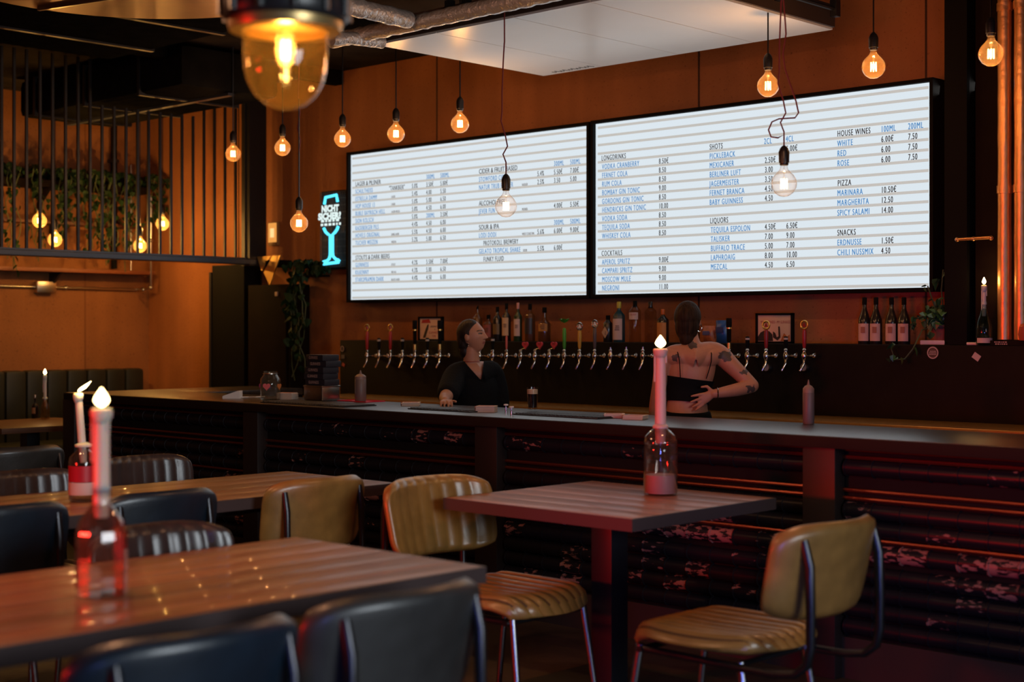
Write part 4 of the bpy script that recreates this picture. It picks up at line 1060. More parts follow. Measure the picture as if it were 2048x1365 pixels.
for x, y, n, rz, lb in ((575, 799, 18, .5, 'stack of beer mats beside the glass tip jar'), (822, 812, 9, .75, 'low stack of beer mats left of the woman in black'), (973, 824, 14, .6, 'tall stack of beer mats in front of the woman in black'),
                        (1228, 836, 9, .7, 'left one of two beer mat stacks left of the pink candle'), (1271, 839, 9, .4, 'right one of two beer mat stacks next to the pink candle')):
    coasters(lb, x, y, n, rz)
M_RUB = mat('black_rubber', (.014, .014, .015), .45)
def bar_mat(label, x0, x1, y, d=.22):
    a, b = on_bar(x0, y), on_bar(x1, y + .055 * (x1 - x0))
    o = thing('bar_mat', label, 'bar mat', (a.x, a.y, ZB))
    L_ = b.x - a.x
    MB().box(0, L_, 0, d, 0.0005, .006, .002).build('base', M_RUB, o)
    r_ = MB(); n = int(L_ / .025)
    for i in range(n): r_.box(.008 + i * .025, .024 + i * .025, .012, d - .012, .006, .010)
    g = r_.build('nubs', M_RUB, o, smooth=False); g['kind'] = 'stuff'
bar_mat('black rubber bar mat right of the glass tip jar', 520, 690, 806, .24)
bar_mat('black rubber bar mat in front of the woman in black', 815, 940, 819, .16)
bar_mat('black rubber bar mat under the pint of stout', 1025, 1195, 830, .18)
q = on_bar(1065, 823); k = depth(q) / F_PX
o = thing('pint_glass', 'pint of dark stout with a cream head on the bar', 'beer glass', (q.x, q.y, ZB + .0105))
H = 44 * k; r0, r1 = 9.5 * k, 12 * k
MB().lathe([(0, 0), (r0, 0), (r1 * .98, H * .75), (r1, H), (r1 - .002, H), (r1 * .95 - .002, H * .75), (r0 - .002, .008), (0, .008)], 24).build('glass', thin_glass('pint_glass_wall', (.93, .93, .92), 0, rough=.02), o)
MB().lathe([(0, .009), (r0 - .0025, .009), (r1 * .94 - .002, H * .70), (0, H * .70)], 24).build('stout', mat('stout', (.008, .005, .004), .1), o)
MB().lathe([(0, H * .70), (r1 * .94 - .002, H * .70), (r1 * .96 - .0025, H * .90), (0, H * .91)], 24).build('foam', mat('foam', (.72, .55, .36), .6), o)
for x, y, lb in ((1012, 826, 'left of two small white-topped pourers beside the pint'), (1023, 831, 'right of two small white-topped pourers beside the pint')):
    q = on_bar(x, y); o = thing('bottle_pourer', lb, 'pourer', q)
    MB().lathe([(0, 0), (.006, 0), (.006, .02), (.003, .022), (.003, .038), (0, .038)], 10).build('stem', M_CHROME, o)
    MB().lathe([(0, .036), (.011, .036), (.013, .040), (.011, .044), (0, .045)], 12).build('cap', mat('white_plastic', (.7, .7, .7), .4), o)
def squeeze(label, x, ytop, ybot, Y):
    z0 = ZB + .0005; q = at_y(x, ytop, Y); k = depth(q) / F_PX; H = q.z - z0; r = 11.5 * k
    o = thing('squeeze_bottle', label, 'bottle', (q.x, Y, z0))
    MB().lathe([(0, 0), (r * .9, 0), (r, H * .03), (r, H * .70), (r * .9, H * .73), (0, H * .73)], 20).build('body', mat('frosted_plastic', (.15, .105, .095), .45), o)
    MB().lathe([(r * .98, H * .70), (r * .98, H * .80), (r * .6, H * .86), (r * .25, H * .88), (r * .08, H), (0, H)], 16).build('nozzle_cap', mat('pale_nozzle', (.24, .155, .13), .45), o)
squeeze('squeeze bottle standing on the red tray', 721, 741, 795, 5.71)
squeeze('squeeze bottle standing at the right of the bar', 1617, 760, 838, 5.74)
q = at_y(722, 797, 5.71)
o = thing('red_tray', 'flat red tray under the left squeeze bottle', 'tray', (q.x, 5.71, ZB + .0001))
MB().box(-.13, .13, -.075, .075, 0, .0003).box(-.13, .13, -.075, -.07, .0, .006).box(-.13, .13, .07, .075, 0, .006).box(-.13, -.125, -.07, .07, 0, .006).box(.125, .13, -.07, .07, 0, .006).build('pan', mat('bright_red', (.60, .012, .03), .4), o, smooth=False)
# metal container and cartons at the left
q = at_y(654, 797, 5.66)
o = thing('steel_container', 'low steel container under the stack of dark cartons', 'container', (q.x, 5.62, ZB))
k = depth(q) / F_PX
MB().box(-29 * k, 29 * k, -.07, .07, 0, 30 * k, .012).build('body', M_STEEL, o)
MB().box(-29.6 * k, 29.6 * k, -.072, .072, 27 * k, 30.5 * k, .003).build('rim', M_STEEL, o)
M_CARTON = mat('black_carton', (.014, .014, .022), .5)
for i in range(5):
    zz = ZB + 30.6 * k + i * 12.2 * k
    off = (random.uniform(-.015, .015), random.uniform(-.01, .01))
    o = thing('drink_carton', ['bottom carton of the dark lettered stack on the steel container', 'second carton from the bottom of the dark lettered stack', 'middle carton of the dark lettered stack', 'second carton from the top of the dark lettered stack', 'top carton of the dark lettered stack by the tap wall'][i], 'carton', (q.x + off[0] + .015, 5.62 + off[1], zz), random.uniform(-.08, .08), 'stacked dark cartons')
    MB().box(-.085, .085, -.06, .06, 0.0003, 12 * k, .002).build('box', M_CARTON, o)
    text_part('lettering', 'GUINNESS', o, (-.01, -.0606, 3.6 * k), 8 * k, mat('carton_text', (.55, .38, .33), .6), .8, 1, 0, 'CENTER')

# ------------------------------------------------------------------ right end: steel column, pipes, bits
a, b = at_y(1912, 300, 7.36), at_y(1957, 300, 7.36)
o = thing('steel_column', 'black steel H column right of the right menu board', 'column', (a.x, 7.2, 0))
wc = at_y(2002, 300, 7.3).x - a.x
MB().box(0, wc * .45, 0, .03, ST * 0 + 0.0, ZC - .002).build('front_flange', M_MATTE, o, (0, .03, 0), smooth=False)
MB().box(wc * .2, wc * .24, .06, .27, 0, ZC - .002).build('web', M_MATTE, o, smooth=False)
MB().box(wc * .5, wc, .10, .13, 0, ZC - .002).build('side_plate', M_DARKBOX, o, smooth=False)
for f_ in o.children: pass
o.location.z = ST + .001
for f_ in o.children:
    for v in f_.data.vertices:
        if v.co.z > 1: v.co.z = ZC - ST - .004
for (x, r_, lb) in ((2009, .034, 'vertical copper pipe, left of the two at the right picture edge'), (2042, .034, 'vertical copper pipe at the very right picture edge')):
    q = at_y(x, 300, 7.22)
    o = thing('copper_pipe', lb, 'pipe', (q.x, 7.22, ST + .03))
    H = ZC - ST - .035
    MB().tube([(0, 0, H * i / 24) for i in range(25)], [r_ * (1 + random.uniform(-.03, .03)) for i in range(25)], 16).build('pipe', M_COPPER, o)
    for z_ in (H * .37, H * .82): MB().tube([(0, 0, z_ - .02), (0, 0, z_ + .02)], r_ * 1.15, 16).build('sleeve', M_COPPER, o)
q = at_y(1947, 478, 7.14)
o = thing('conduit_pipe', 'thin horizontal copper conduit clamped across the steel column', 'pipe', q)
MB().tube([(-.095, 0, 0), (.10, .0, .003)], .008, 8).build('pipe', M_COPPER, o)
for xx in (-.09, 0, .095): MB().ball((xx, 0, 0), .012, 10, 6).build('joint', M_COPPER, o)
q = at_y(2030, 688, 7.2)
o = thing('boxed_game', 'flat dark box with small print at the right end of the shelf', 'box', (q.x, 7.22, ST))
MB().box(-.11, .16, -.07, .07, 0, .026, .002).build('box', M_DARKBOX, o)
print_lines('lettering', o, (-.055, -.0706, .003), .075, .02, 2, mat('carton_text', (.5, .35, .3), .6), seed=9)
q = at_y(2046, 660, 7.12)
o = tag(MB().lathe([(0, 0), (.03, 0), (.036, .03), (.03, .07), (.012, .085), (0, .086)], 16).build('red_ornament', mat('brick_red', (.4, .07, .03), .6), None, (q.x, 7.15, ST + .027)), 'brick-red rounded ornament on the dark box at the right edge', 'ornament')
q = at_y(1936, 687, 7.14)
o = tag(MB().tube([(-.03, 0, .008), (.03, .005, .008)], .008, 10).build('candle_stub', M_WAX, None, (q.x, 7.19, ST)), 'short pale candle stub lying left of the teal bottle', 'candle')
q = at_y(1961, 688, 7.14); k = depth(q) / F_PX
candle_bottle('teal glass bottle holding a lit candle in front of the steel column', (q.x, 7.18, ST), 1, [(0, 0), (14 * k, 0), (16 * k, 3 * k), (16 * k, 34 * k), (14 * k, 46 * k), (8 * k, 64 * k), (5 * k, 76 * k), (4.6 * k, 80 * k), (4.6 * k, 86 * k)], 121 * k, 4.4 * k, thin_glass('teal_thin_glass', (.62, .74, .72), .06, (.4, .6, .6), .04), M_WAXW, 0, (15 * k, 4.2 * k), 1.4,
              {'label': (5 * k, 15 * k, M_PAPER)})

# ------------------------------------------------------------------ tables
ZT = .75
W_TOP = wood('table_wood', (.15, .042, .018), (.48, .18, .09), .40, 'Y', .15)
W_TOPX = wood('table_wood_cross', (.20, .06, .03), (.50, .20, .11), .40, 'X', .15)
M_RIM = mat('dark_table_edge', (.062, .040, .040), .45)
def table(label, x0, x1, y0, y1, along, n, trestle):
    cx, cy_ = (x0 + x1) / 2, (y0 + y1) / 2
    o = thing('wooden_table', label, 'table', (cx, cy_, 0))
    a, b = (x1 - x0) / 2, (y1 - y0) / 2
    th = .045
    if along == 'Y':
        w = 2 * a / n
        for i in range(n): MB().box(-w / 2 + .001, w / 2 - .001, -b, b, -th + .012, 0, .002).build('plank', W_TOP, o, (-a + w * (i + .5), 0, ZT))
    else:
        w = 2 * b / n
        for i in range(n): MB().box(-a, a, -w / 2 + .001, w / 2 - .001, -th + .012, 0, .002).build('plank', W_TOPX, o, (0, -b + w * (i + .5), ZT))
    r = MB()
    e = .008
    r.box(-a - e, a + e, -b - e, -b, ZT - th, ZT - .001).box(-a - e, a + e, b, b + e, ZT - th, ZT - .001).box(-a - e, -a, -b, b, ZT - th, ZT - .001).box(a, a + e, -b, b, ZT - th, ZT - .001).box(-a, a, -b, b, ZT - th, ZT - th + .010)
    r.build('edge_frame', M_RIM, o, smooth=False)
    if trestle:
        for s in (-1, 1):
            yy = s * (b - .14)
            for sx in (-1, 1):
                MB().tube([(sx * .035, yy, ZT - th - .05), (sx * (a - .08), yy, 0)], .022, 4).build('leg', M_BLACK, o, smooth=False)
            MB().box(-.10, .10, yy - .02, yy + .02, ZT - th - .09, ZT - th).build('leg_plate', M_BLACK, o, smooth=False)
            MB().lathe([(0, 0), (.012, 0), (.010, .008), (0, .009)], 10).build('bolt', M_CHROME, o, (a * .0 + .03, yy - .021, ZT - th - .05), (PI / 2, 0, 0))
        MB().box(-.015, .015, -b + .14, b - .14, ZT - th - .07, ZT - th - .03).build('stretcher', M_BLACK, o, smooth=False)
    else:
        MB().box(-.05, .05, -.05, .05, .02, ZT - th, .003).build('post', M_BLACK, o)
        MB().box(-.25, .25, -.25, .25, ZT - th - .012, ZT - th).build('mount_plate', M_BLACK, o, smooth=False)
        MB().box(-.32, .32, -.32, .32, 0, .02, .004).build('base', M_BLACK, o)
    return o
tr = [at_z(*p_, ZT) for p_ in ((892, 998.6), (1269.6, 1035.5), (1551, 996.8), (1173, 961))]
X0, X1 = (tr[0].x + tr[3].x) / 2, (tr[1].x + tr[2].x) / 2
Y0, Y1 = (tr[0].y + tr[1].y) / 2, (tr[2].y + tr[3].y) / 2
table('square wooden table nearest the bar, holding the bottle with a pink candle', X0, X1, Y0, Y1, 'X', 6, False)
n1, n2 = at_z(585, 1076, ZT), at_z(972, 1132, ZT)
table('long wooden table in the left foreground with the clear candle bottle', n1.x, n2.x, .95, (n1.y + n2.y) / 2, 'Y', 6, True)
m1, m2 = at_z(573, 943, ZT), at_z(790, 966, ZT)
table('long wooden table in the middle left with the red-labelled candle bottle', m1.x, m2.x, 1.95, (m1.y + m2.y) / 2, 'Y', 5, True)
o = bpy.data.objects
q = at_y(718, 1092, m1.y - .16)
tag(MB().box(-.02, .02, -.002, 0, -.025, .025).box(-.012, .0, -.003, -.002, -.018, .018, mi=1).box(.004, .012, -.003, -.002, .004, .018, mi=1).build('sticker', [mat('sticker_white', (.6, .58, .56), .5), M_INK], None, (m2.x - .22, q.y - .0305, .28)), 'small white printed sticker on the trestle leg of the middle table', 'sticker')

# ------------------------------------------------------------------ chairs
LEATHER = {}
def leather(nm, col, rough=.34): return mat(nm, col, rough, var=.18, vscale=14, bump=.10, bscale=120, coat=.55)
M_TAN, M_CHAR, M_NAVY, M_BRN = leather('mustard_leather', (.30, .155, .040)), leather('charcoal_leather', (.027, .027, .026), .5), leather('navy_leather', (.007, .016, .029), .4), leather('dark_brown_leather', (.040, .026, .026), .34)
M_LEGD = mat('dark_chrome', (.05, .05, .055), .3, metal=.85)
CW = .50
SX = .14                                                         # the seat sits forward of the backrest
def chair_meshes(nm, m):
    # seat: rounded slab with flutes running front to back; chair faces +X
    nx, ny = 22, 132; hw, hd_ = CW / 2 - .02, .235
    def se(a, b, p=4.5): return
    top, bot = [], []
    sv = []; fs = []
    for i in range(nx + 1):
        for j in range(ny + 1):
            a, b = i / nx * 2 - 1, j / ny * 2 - 1
            # squircle mapping
            x = a * math.sqrt(max(0, 1 - .42 * b * b)) * (1.0); y = b * math.sqrt(max(0, 1 - .42 * a * a))
            x /= math.sqrt(1 - .42) if False else 1; 
            edge = max(abs(a), abs(b)); drop = .030 * max(0, (edge - .72) / .28) ** 2
            fl = .015 * abs(math.sin(b * PI * 4.5)) ** .6 if edge < .96 else 0
            wf = -.030 * max(0, (a - .55) / .45) ** 2 + .008 * (a * a)
            sv.append((x * hd_ + SX, y * hw * 1.05, .445 + fl - drop + wf - .012 * (1 - b * b)))
    N1 = len(sv)
    for i in range(nx + 1):
        for j in range(ny + 1):
            v = sv[i * (ny + 1) + j]; a, b = i / nx * 2 - 1, j / ny * 2 - 1
            edge = max(abs(a), abs(b)); wf = -.030 * max(0, (a - .55) / .45) ** 2
            sv.append(((v[0] - SX) * .97 + SX, v[1] * .97, .395 + wf + .012 * max(0, (edge - .8) / .2)))
    W_ = ny + 1
    for i in range(nx):
        for j in range(ny):
            p_ = i * W_ + j
            fs.append((p_, p_ + W_, p_ + W_ + 1, p_ + 1)); fs.append((N1 + p_, N1 + p_ + 1, N1 + p_ + W_ + 1, N1 + p_ + W_))
    rim = [i for i in range(ny + 1)] + [i * W_ + ny for i in range(1, nx + 1)] + [nx * W_ + j for j in range(ny - 1, -1, -1)] + [i * W_ for i in range(nx - 1, 0, -1)]
    for a, b in zip(rim, rim[1:] + rim[:1]): fs.append((a, b, N1 + b, N1 + a))
    mb = MB().add(sv, fs)
    seam = {n_ for n_, f_ in enumerate(fs) if max(f_) < N1 and abs(math.sin((((sum(i % W_ for i in f_) / 4) / ny) * 2 - 1) * PI * 4.5)) < .36 and max(abs((sum(i // W_ for i in f_) / 4) / nx * 2 - 1), abs((sum(i % W_ for i in f_) / 4) / ny * 2 - 1)) < .93}
    mb.mi = [1 if n_ in seam else 0 for n_ in range(len(fs))]
    seat = mb.mesh('seat', [m, mat(nm + '_seam', SEAM[nm], .5)], True, 75)
    # backrest: curved padded panel, fluted in front
    nu, nv = 66, 18; bv = []; fs = []
    Hb, zc = .15, .672
    for sd in (1, -1):
        for i in range(nv + 1):
            for j in range(nu + 1):
                a, b = j / nu * 2 - 1, i / nv * 2 - 1
                y = a * (1 - .13 * b ** 6) * (1 + .02 * b) * CW / 2; z = b * (1 - .17 * a ** 6) * Hb
                edge = max(abs(a), abs(b)); th = .026 * math.sqrt(max(0, 1 - max(0, (edge - .80) / .20) ** 2)) + .002
                fl = .006 * abs(math.sin(a * PI * 4.5)) - .003 if sd == 1 and edge < .93 else 0
                curve = .075 * a * a - .215 - z * .18
                if sd == 1: xx = curve + th + fl
                else: xx = curve - th * .75
                bv.append((xx, y, zc + z))
    NB = (nu + 1) * (nv + 1); W_ = nu + 1
    for i in range(nv):
        for j in range(nu):
            p_ = i * W_ + j
            fs.append((p_, p_ + 1, p_ + W_ + 1, p_ + W_)); fs.append((NB + p_, NB + p_ + W_, NB + p_ + W_ + 1, NB + p_ + 1))
    rim = [j for j in range(nu + 1)] + [i * W_ + nu for i in range(1, nv + 1)] + [nv * W_ + j for j in range(nu - 1, -1, -1)] + [i * W_ for i in range(nv - 1, 0, -1)]
    for a, b in zip(rim, rim[1:] + rim[:1]): fs.append((a, b, NB + b, NB + a))
    back = MB().add(bv, fs).mesh('backrest', m, True, 75)
    return seat, back
CH = {}
SEAM = {'tan': (.085, .036, .012), 'char': (.02, .02, .02), 'navy': (.005, .009, .016), 'brn': (.016, .011, .011)}
def chair_proto(nm, m, legm):
    seat, back = chair_meshes(nm, m)
    o = thing('dining_chair', 'x', 'chair')
    link('seat', seat, o); link('backrest', back, o)
    for s in (-1, 1):
        yy = s * (CW / 2 - .065)
        pts = [(-.205, yy, .775), (-.222, yy, .70), (-.226, yy, .56), (-.225, yy, .46), (-.215, yy, .405), (-.18, yy, .372), (-.12, yy, .362), (.16 + SX, yy * .92, .362)]
        rs = [.013, .014, .0125, .0125, .0125, .0125, .0125, .0125]
        MB().tube(pts, rs, 12).build('back_support', legm, o)
        for fx, tx in ((.17 + SX, .215 + SX), (-.15 + SX, -.20 + SX)):
            MB().tube([(fx, yy * .9, .375), (fx + (tx - fx) * .5, yy * .95, .20), (tx, yy, .0)], [.0125, .0115, .010], 12).build('leg', mat('chrome_leg', (.34, .35, .36), .25, metal=1.0), o)
    for fx in (.16 + SX, -.14 + SX): MB().tube([(fx, -.19, .362), (fx, .19, .362)], .010, 10).build('crossbar', legm, o)
    return o
def chair(kind, label, X, yc, face, zs=1.0, group=None, rz=0.0, w=1.0, xs=1.22):
    """X: where the backrest top stands, yc: its middle, face: +1 looks to +X, -1 to -X"""
    m = {'tan': M_TAN, 'char': M_CHAR, 'navy': M_NAVY, 'brn': M_BRN}[kind]
    rot = (0 if face > 0 else PI) + rz
    off = .235 * face * xs
    loc = (X + off + SH * CS, yc + SH * SN, 0)
    if kind not in CH:
        CH[kind] = o = chair_proto(kind, m, M_LEGD); o.location = loc; o.rotation_euler = (0, 0, rot); o['label'] = label
        if group: o['group'] = group
    else: o = copy_tree(CH[kind], loc, rot, label, group)
    o.scale = (xs, w, zs)
    return o
def from_top(x0, y0, x1, y1, zt=.815):
    a, b = at_z(x0, y0, zt), at_z(x1, y1, zt)
    return (a.x + b.x) / 2, (a.y + b.y) / 2, abs(b.y - a.y)
GC = 'padded dining chairs'; SH = .045
X, yc, w_ = from_top(1570, 1065, 1757, 1028, .83); print('C3', X, yc, w_)
chair('tan', 'mustard chair at the right with its back to the camera and ribbed pale seat', X - .07, yc + .12, -1, group=GC, w=1.08)
X, yc, w_ = from_top(545, 968, 712, 950); print('C1', X, yc, w_)
chair('tan', 'mustard chair seen from behind at the end of the middle table', X, yc, -1, group=GC, xs=.95)
X, yc, w_ = from_top(768, 975, 972, 958, .795); print('C2', X, yc, w_)
chair('tan', 'mustard chair with ribbed back facing right, in the centre', X - .07, yc - .07, 1, group=GC, w=1.13)
X, yc, w_ = from_top(625, 1195, 968, 1145, .83); print('C4', X, yc, w_)
chair('char', 'dark grey chair in the foreground centre, back to the camera', X, yc, -1, group=GC, w=1.06)
X, yc, w_ = from_top(150, 1290, 590, 1212, .83); print('C5', X, yc, w_)
chair('navy', 'navy chair at the bottom left, back to the camera', X, yc, -1, group=GC, w=1.08)
X, yc, w_ = from_top(205, 992, 415, 973, .82); print('C8', X, yc, w_)
chair('navy', 'navy chair seen from behind at the middle table, behind the clear candle bottle', X, yc, -1, group=GC, xs=.8)
X, yc, w_ = from_top(-120, 1024, 98, 998, .82); print('C7', X, yc, w_)
chair('navy', 'navy chair cut by the left edge at the middle table, back to the camera', X, yc, -1, group=GC, xs=.8)
X, yc, w_ = from_top(100, 1068, 412, 1042, .80); print('C6', X, yc, w_)
chair('brn', 'dark ribbed chair across the foreground table, facing right', X, yc, 1, group=GC, zs=.985)
X, yc, w_ = from_top(165, 918, 350, 909); print('C9', X, yc, w_)
chair('brn', 'dark ribbed chair behind the red-labelled candle bottle', X, yc, 1, group=GC, xs=.7)
X, yc, w_ = from_top(-70, 948, 112, 938); print('C11', X, yc, w_)
chair('brn', 'dark ribbed chair at the left edge on the far side of the middle table', X, yc, 1, group=GC, xs=.7)
X, yc, w_ = from_top(-60, 900, 132, 892); print('C10', X, yc, w_)
chair('char', 'dark chair at the far left edge, back to the camera, before the bench table', X, yc, -1, group=GC)

# ------------------------------------------------------------------ candle bottles on the tables
q = at_z(203, 1192, ZT); k = depth(q) / F_PX
pf = [(0, 0), (46 * k, 0), (50 * k, 5 * k), (51 * k, 60 * k), (50 * k, 125 * k), (44 * k, 150 * k), (28 * k, 172 * k), (18 * k, 184 * k), (16 * k, 195 * k), (18 * k, 200 * k), (18 * k, 212 * k), (15 * k, 214 * k)]
candle_bottle('clear glass bottle with a thick dripping candle on the foreground table', (q.x, q.y, ZT + .0005), 1, pf, 374 * k, 17 * k, M_BOTG, M_WAX, 0, (38 * k, 15 * k), 1.6, facets=12)
q = at_z(1321, 990, ZT); k = depth(q) / F_PX
pf = [(0, 0), (31 * k, 0), (34 * k, 4 * k), (34 * k, 92 * k), (33 * k, 100 * k), (34.5 * k, 104 * k), (33 * k, 109 * k), (30 * k, 118 * k), (20 * k, 128 * k), (14 * k, 132 * k), (14 * k, 138 * k)]
candle_bottle('stubby ribbed bottle with a tall pink candle on the table nearest the bar', (q.x, q.y, ZT + .0005), 1, pf, 292 * k, 11.5 * k, M_BOTG, wax('pink_wax', (.78, .42, .40)), 0, (25 * k, 11 * k), 1.5, None, None, True, (40 * k, mat('pink_fill', (.70, .38, .40), .35)))
q = at_z(167, 1003, ZT); k = depth(q) / F_PX
pf = [(0, 0), (26 * k, 0), (28.5 * k, 4 * k), (29 * k, 78 * k), (27 * k, 88 * k), (18 * k, 97 * k), (13 * k, 101 * k), (13 * k, 112 * k), (15 * k, 114 * k)]
candle_bottle('bottle with red and white label and a leaning flame on the middle table', (q.x, q.y, ZT + .0005), 1, pf, 216 * k, 8 * k, M_BOTG, M_WAXW, 26 * k, (22 * k, 6 * k), 1.4, {'red_label': (40 * k, 72 * k, mat('red_label', (.5, .012, .03), .45)), 'white_label': (14 * k, 39 * k, mat('rose_label', (.72, .50, .47), .6))}, tilt=-.02)
q = at_z(90, 838, .72); k = depth(q) / F_PX
pf = [(0, 0), (8 * k, 0), (9 * k, 2 * k), (9 * k, 20 * k), (6 * k, 30 * k), (4.5 * k, 34 * k), (4.5 * k, 42 * k)]
candle_bottle('small bottle with a thin lit candle on the far left table by the bench', (q.x, q.y, .7205), 1, pf, 87 * k, 3.2 * k, M_CLRG, M_WAXW, 0, (12 * k, 3.4 * k), 1.2)
q = at_z(70, 837, .72); k = depth(q) / F_PX
o = bottle('small dark bottle left of the thin candle on the far left table', 70, 790, 13, M_DARKG, M_STEEL, M_PAPER, Y=q.y, zbase=.7205, labz=(.2, .45), sh=.5); o['group'] = 'x'; del o['group']

# ------------------------------------------------------------------ people
SKIN = mat('skin', (.45, .21, .125), .5, var=.05, vscale=30)
LIPS, INK, HAIR, EYEW = mat('lips', (.30, .095, .07), .45), mat('tattoo_ink', (.075, .055, .05), .5), mat('dark_hair', (.016, .010, .008), .5, var=.5, vscale=70, stretch=(1, 1, .15), bump=.6, bscale=70, spec=.3), mat('eye_dark', (.03, .02, .018), .3)
HAIR2 = mat('brown_hair', (.026, .014, .007), .65, var=.5, vscale=70, stretch=(1, 1, .12), bump=.9, bscale=70, spec=.15)
CLOTH = mat('black_cotton', (.0045, .005, .006), .85, bump=.3, bscale=40, spec=.12)
def spline(P, R, n=6):
    """Catmull-Rom through points with per-point radii"""
    P = [Vector(p) for p in P]; out = []; rad = []
    R = [r if isinstance(r, tuple) else (r, r) for r in R]
    for i in range(len(P) - 1):
        p0, p1, p2, p3 = P[max(i - 1, 0)], P[i], P[i + 1], P[min(i + 2, len(P) - 1)]
        r0, r1, r2, r3 = R[max(i - 1, 0)], R[i], R[i + 1], R[min(i + 2, len(R) - 1)]
        for j in range(n):
            t = j / n; t2, t3 = t * t, t * t * t
            w = (-.5 * t3 + t2 - .5 * t, 1.5 * t3 - 2.5 * t2 + 1, -1.5 * t3 + 2 * t2 + .5 * t, .5 * t3 - .5 * t2)
            out.append(p0 * w[0] + p1 * w[1] + p2 * w[2] + p3 * w[3])
            rad.append(tuple(max(.002, r0[q] * w[0] + r1[q] * w[1] + r2[q] * w[2] + r3[q] * w[3]) for q in (0, 1)))
    out.append(P[-1]); rad.append(R[-1])
    return out, rad
def loft(P, R, wide, n=28, caps=True, steps=6):
    """tapering limb or trunk: elliptical rings, first radius along `wide`, the second across it"""
    pts, rad = spline(P, R, steps); k = len(pts); b = MB(); vs_ = []
    wide = Vector(wide)
    for i, p in enumerate(pts):
        t = (pts[min(i + 1, k - 1)] - pts[max(i - 1, 0)]).normalized()
        a = (wide - t * wide.dot(t)).normalized(); c = t.cross(a)
        vs_ += [p + a * math.cos(2 * PI * j / n) * rad[i][0] + c * math.sin(2 * PI * j / n) * rad[i][1] for j in range(n)]
    fs = [(i * n + j, i * n + (j + 1) % n, (i + 1) * n + (j + 1) % n, (i + 1) * n + j) for i in range(k - 1) for j in range(n)]
    if caps: fs += [tuple(reversed(range(n))), tuple((k - 1) * n + j for j in range(n))]
    b.add(vs_, fs)
    if caps:
        b.ball(pts[0], (min(rad[0]) * (.5 if rad[0][0] > .1 else 1),) * 3, 14, 10); b.ball(pts[-1], (min(rad[-1]),) * 3, 14, 10)
    return b
def chain(V, ids, wide, **kw):
    b = loft([V[i][0] for i in ids], [V[i][1] for i in ids], wide, **kw)
    return b.v, b.f
def shell(parts, vox=.006, it=3):
    return fuse(parts, vox, it)
def me_data(me, M=None):
    M = M or Matrix()
    return [tuple(M @ v.co) for v in me.vertices], [tuple(p_.vertices) for p_ in me.polygons]
def fuse(parts, vox, smooth_it=2):
    """voxel-fuse several closed meshes into one continuous surface"""
    b = MB()
    for v, f in parts: b.add(v, f)
    me = bpy.data.meshes.new('fuse'); me.from_pydata(b.v, [], b.f)
    ob = bpy.data.objects.new('fuse', me); COL.objects.link(ob)
    r = ob.modifiers.new('r', 'REMESH'); r.mode = 'VOXEL'; r.voxel_size = vox
    if smooth_it:
        s = ob.modifiers.new('sm', 'SMOOTH'); s.factor = .5; s.iterations = smooth_it
    res = bpy.data.meshes.new_from_object(ob.evaluated_get(bpy.context.evaluated_depsgraph_get()))
    bpy.data.objects.remove(ob)
    res.polygons.foreach_set('use_smooth', [True] * len(res.polygons))
    return res
def g_(x, s): return math.exp(-(x / s) ** 2)
def head_mesh(H=.215):
    """a head: faces +Y, up +Z, centre at the origin, H from chin to crown"""
    k = H / .22; v = []; f = []; n, m = 72, 54
    for i in range(m + 1):
        t = PI * i / m
        for j in range(n):
            a = 2 * PI * j / n
            x, y, z = math.sin(t) * math.sin(a), math.sin(t) * math.cos(a), math.cos(t)
            X, Y, Z = .073 * x, .094 * y - .006, .112 * z
            if Z < .01:
                q = (.01 - Z) / .12
                X *= 1 - .42 * q ** 1.6
                Y = Y * (1 - .20 * q) + (.020 * q if y > 0 else .03 * q)
            if y > 0:
                fr = max(0, y) ** .7
                Y -= .010 * fr * g_(Z - .075, .04)                                    # forehead slopes back
                Y += .0045 * fr * g_(Z - .026, .010) * g_(X, .045)                    # brow
                Y -= .0095 * fr * (g_(X - .031, .015) + g_(X + .031, .015)) * g_(Z - .008, .012)
                nz = max(0, min(1, (.020 - Z) / .052)) if Z > -.036 else 0
                Y += fr * .030 * nz ** 1.15 * g_(X, .0095 + .006 * nz)                # nose
                Y += .0075 * fr * g_(Z + .051, .0055) * g_(X, .019)                   # upper lip
                Y += .0075 * fr * g_(Z + .064, .0060) * g_(X, .017)                   # lower lip
                Y -= .0030 * fr * g_(Z + .0575, .0022) * g_(X, .02)
                Y += .0100 * fr * g_(Z + .092, .016) * g_(X, .018)                    # chin
                Y += .0040 * fr * (g_(X - .044, .016) + g_(X + .044, .016)) * g_(Z + .012, .018)  # cheekbone
            v.append((X * k, Y * k, Z * k))
    for i in range(m):
        for j in range(n): f.append((i * n + j, (i + 1) * n + j, (i + 1) * n + (j + 1) % n, i * n + (j + 1) % n))
    b = MB().add(v, f)
    for s in (-1, 1):                                                                 # ears
        b.ball((s * .072 * k, -.012 * k, -.006 * k), (.009 * k, .017 * k, .029 * k), 12, 10)
    return b.v, b.f
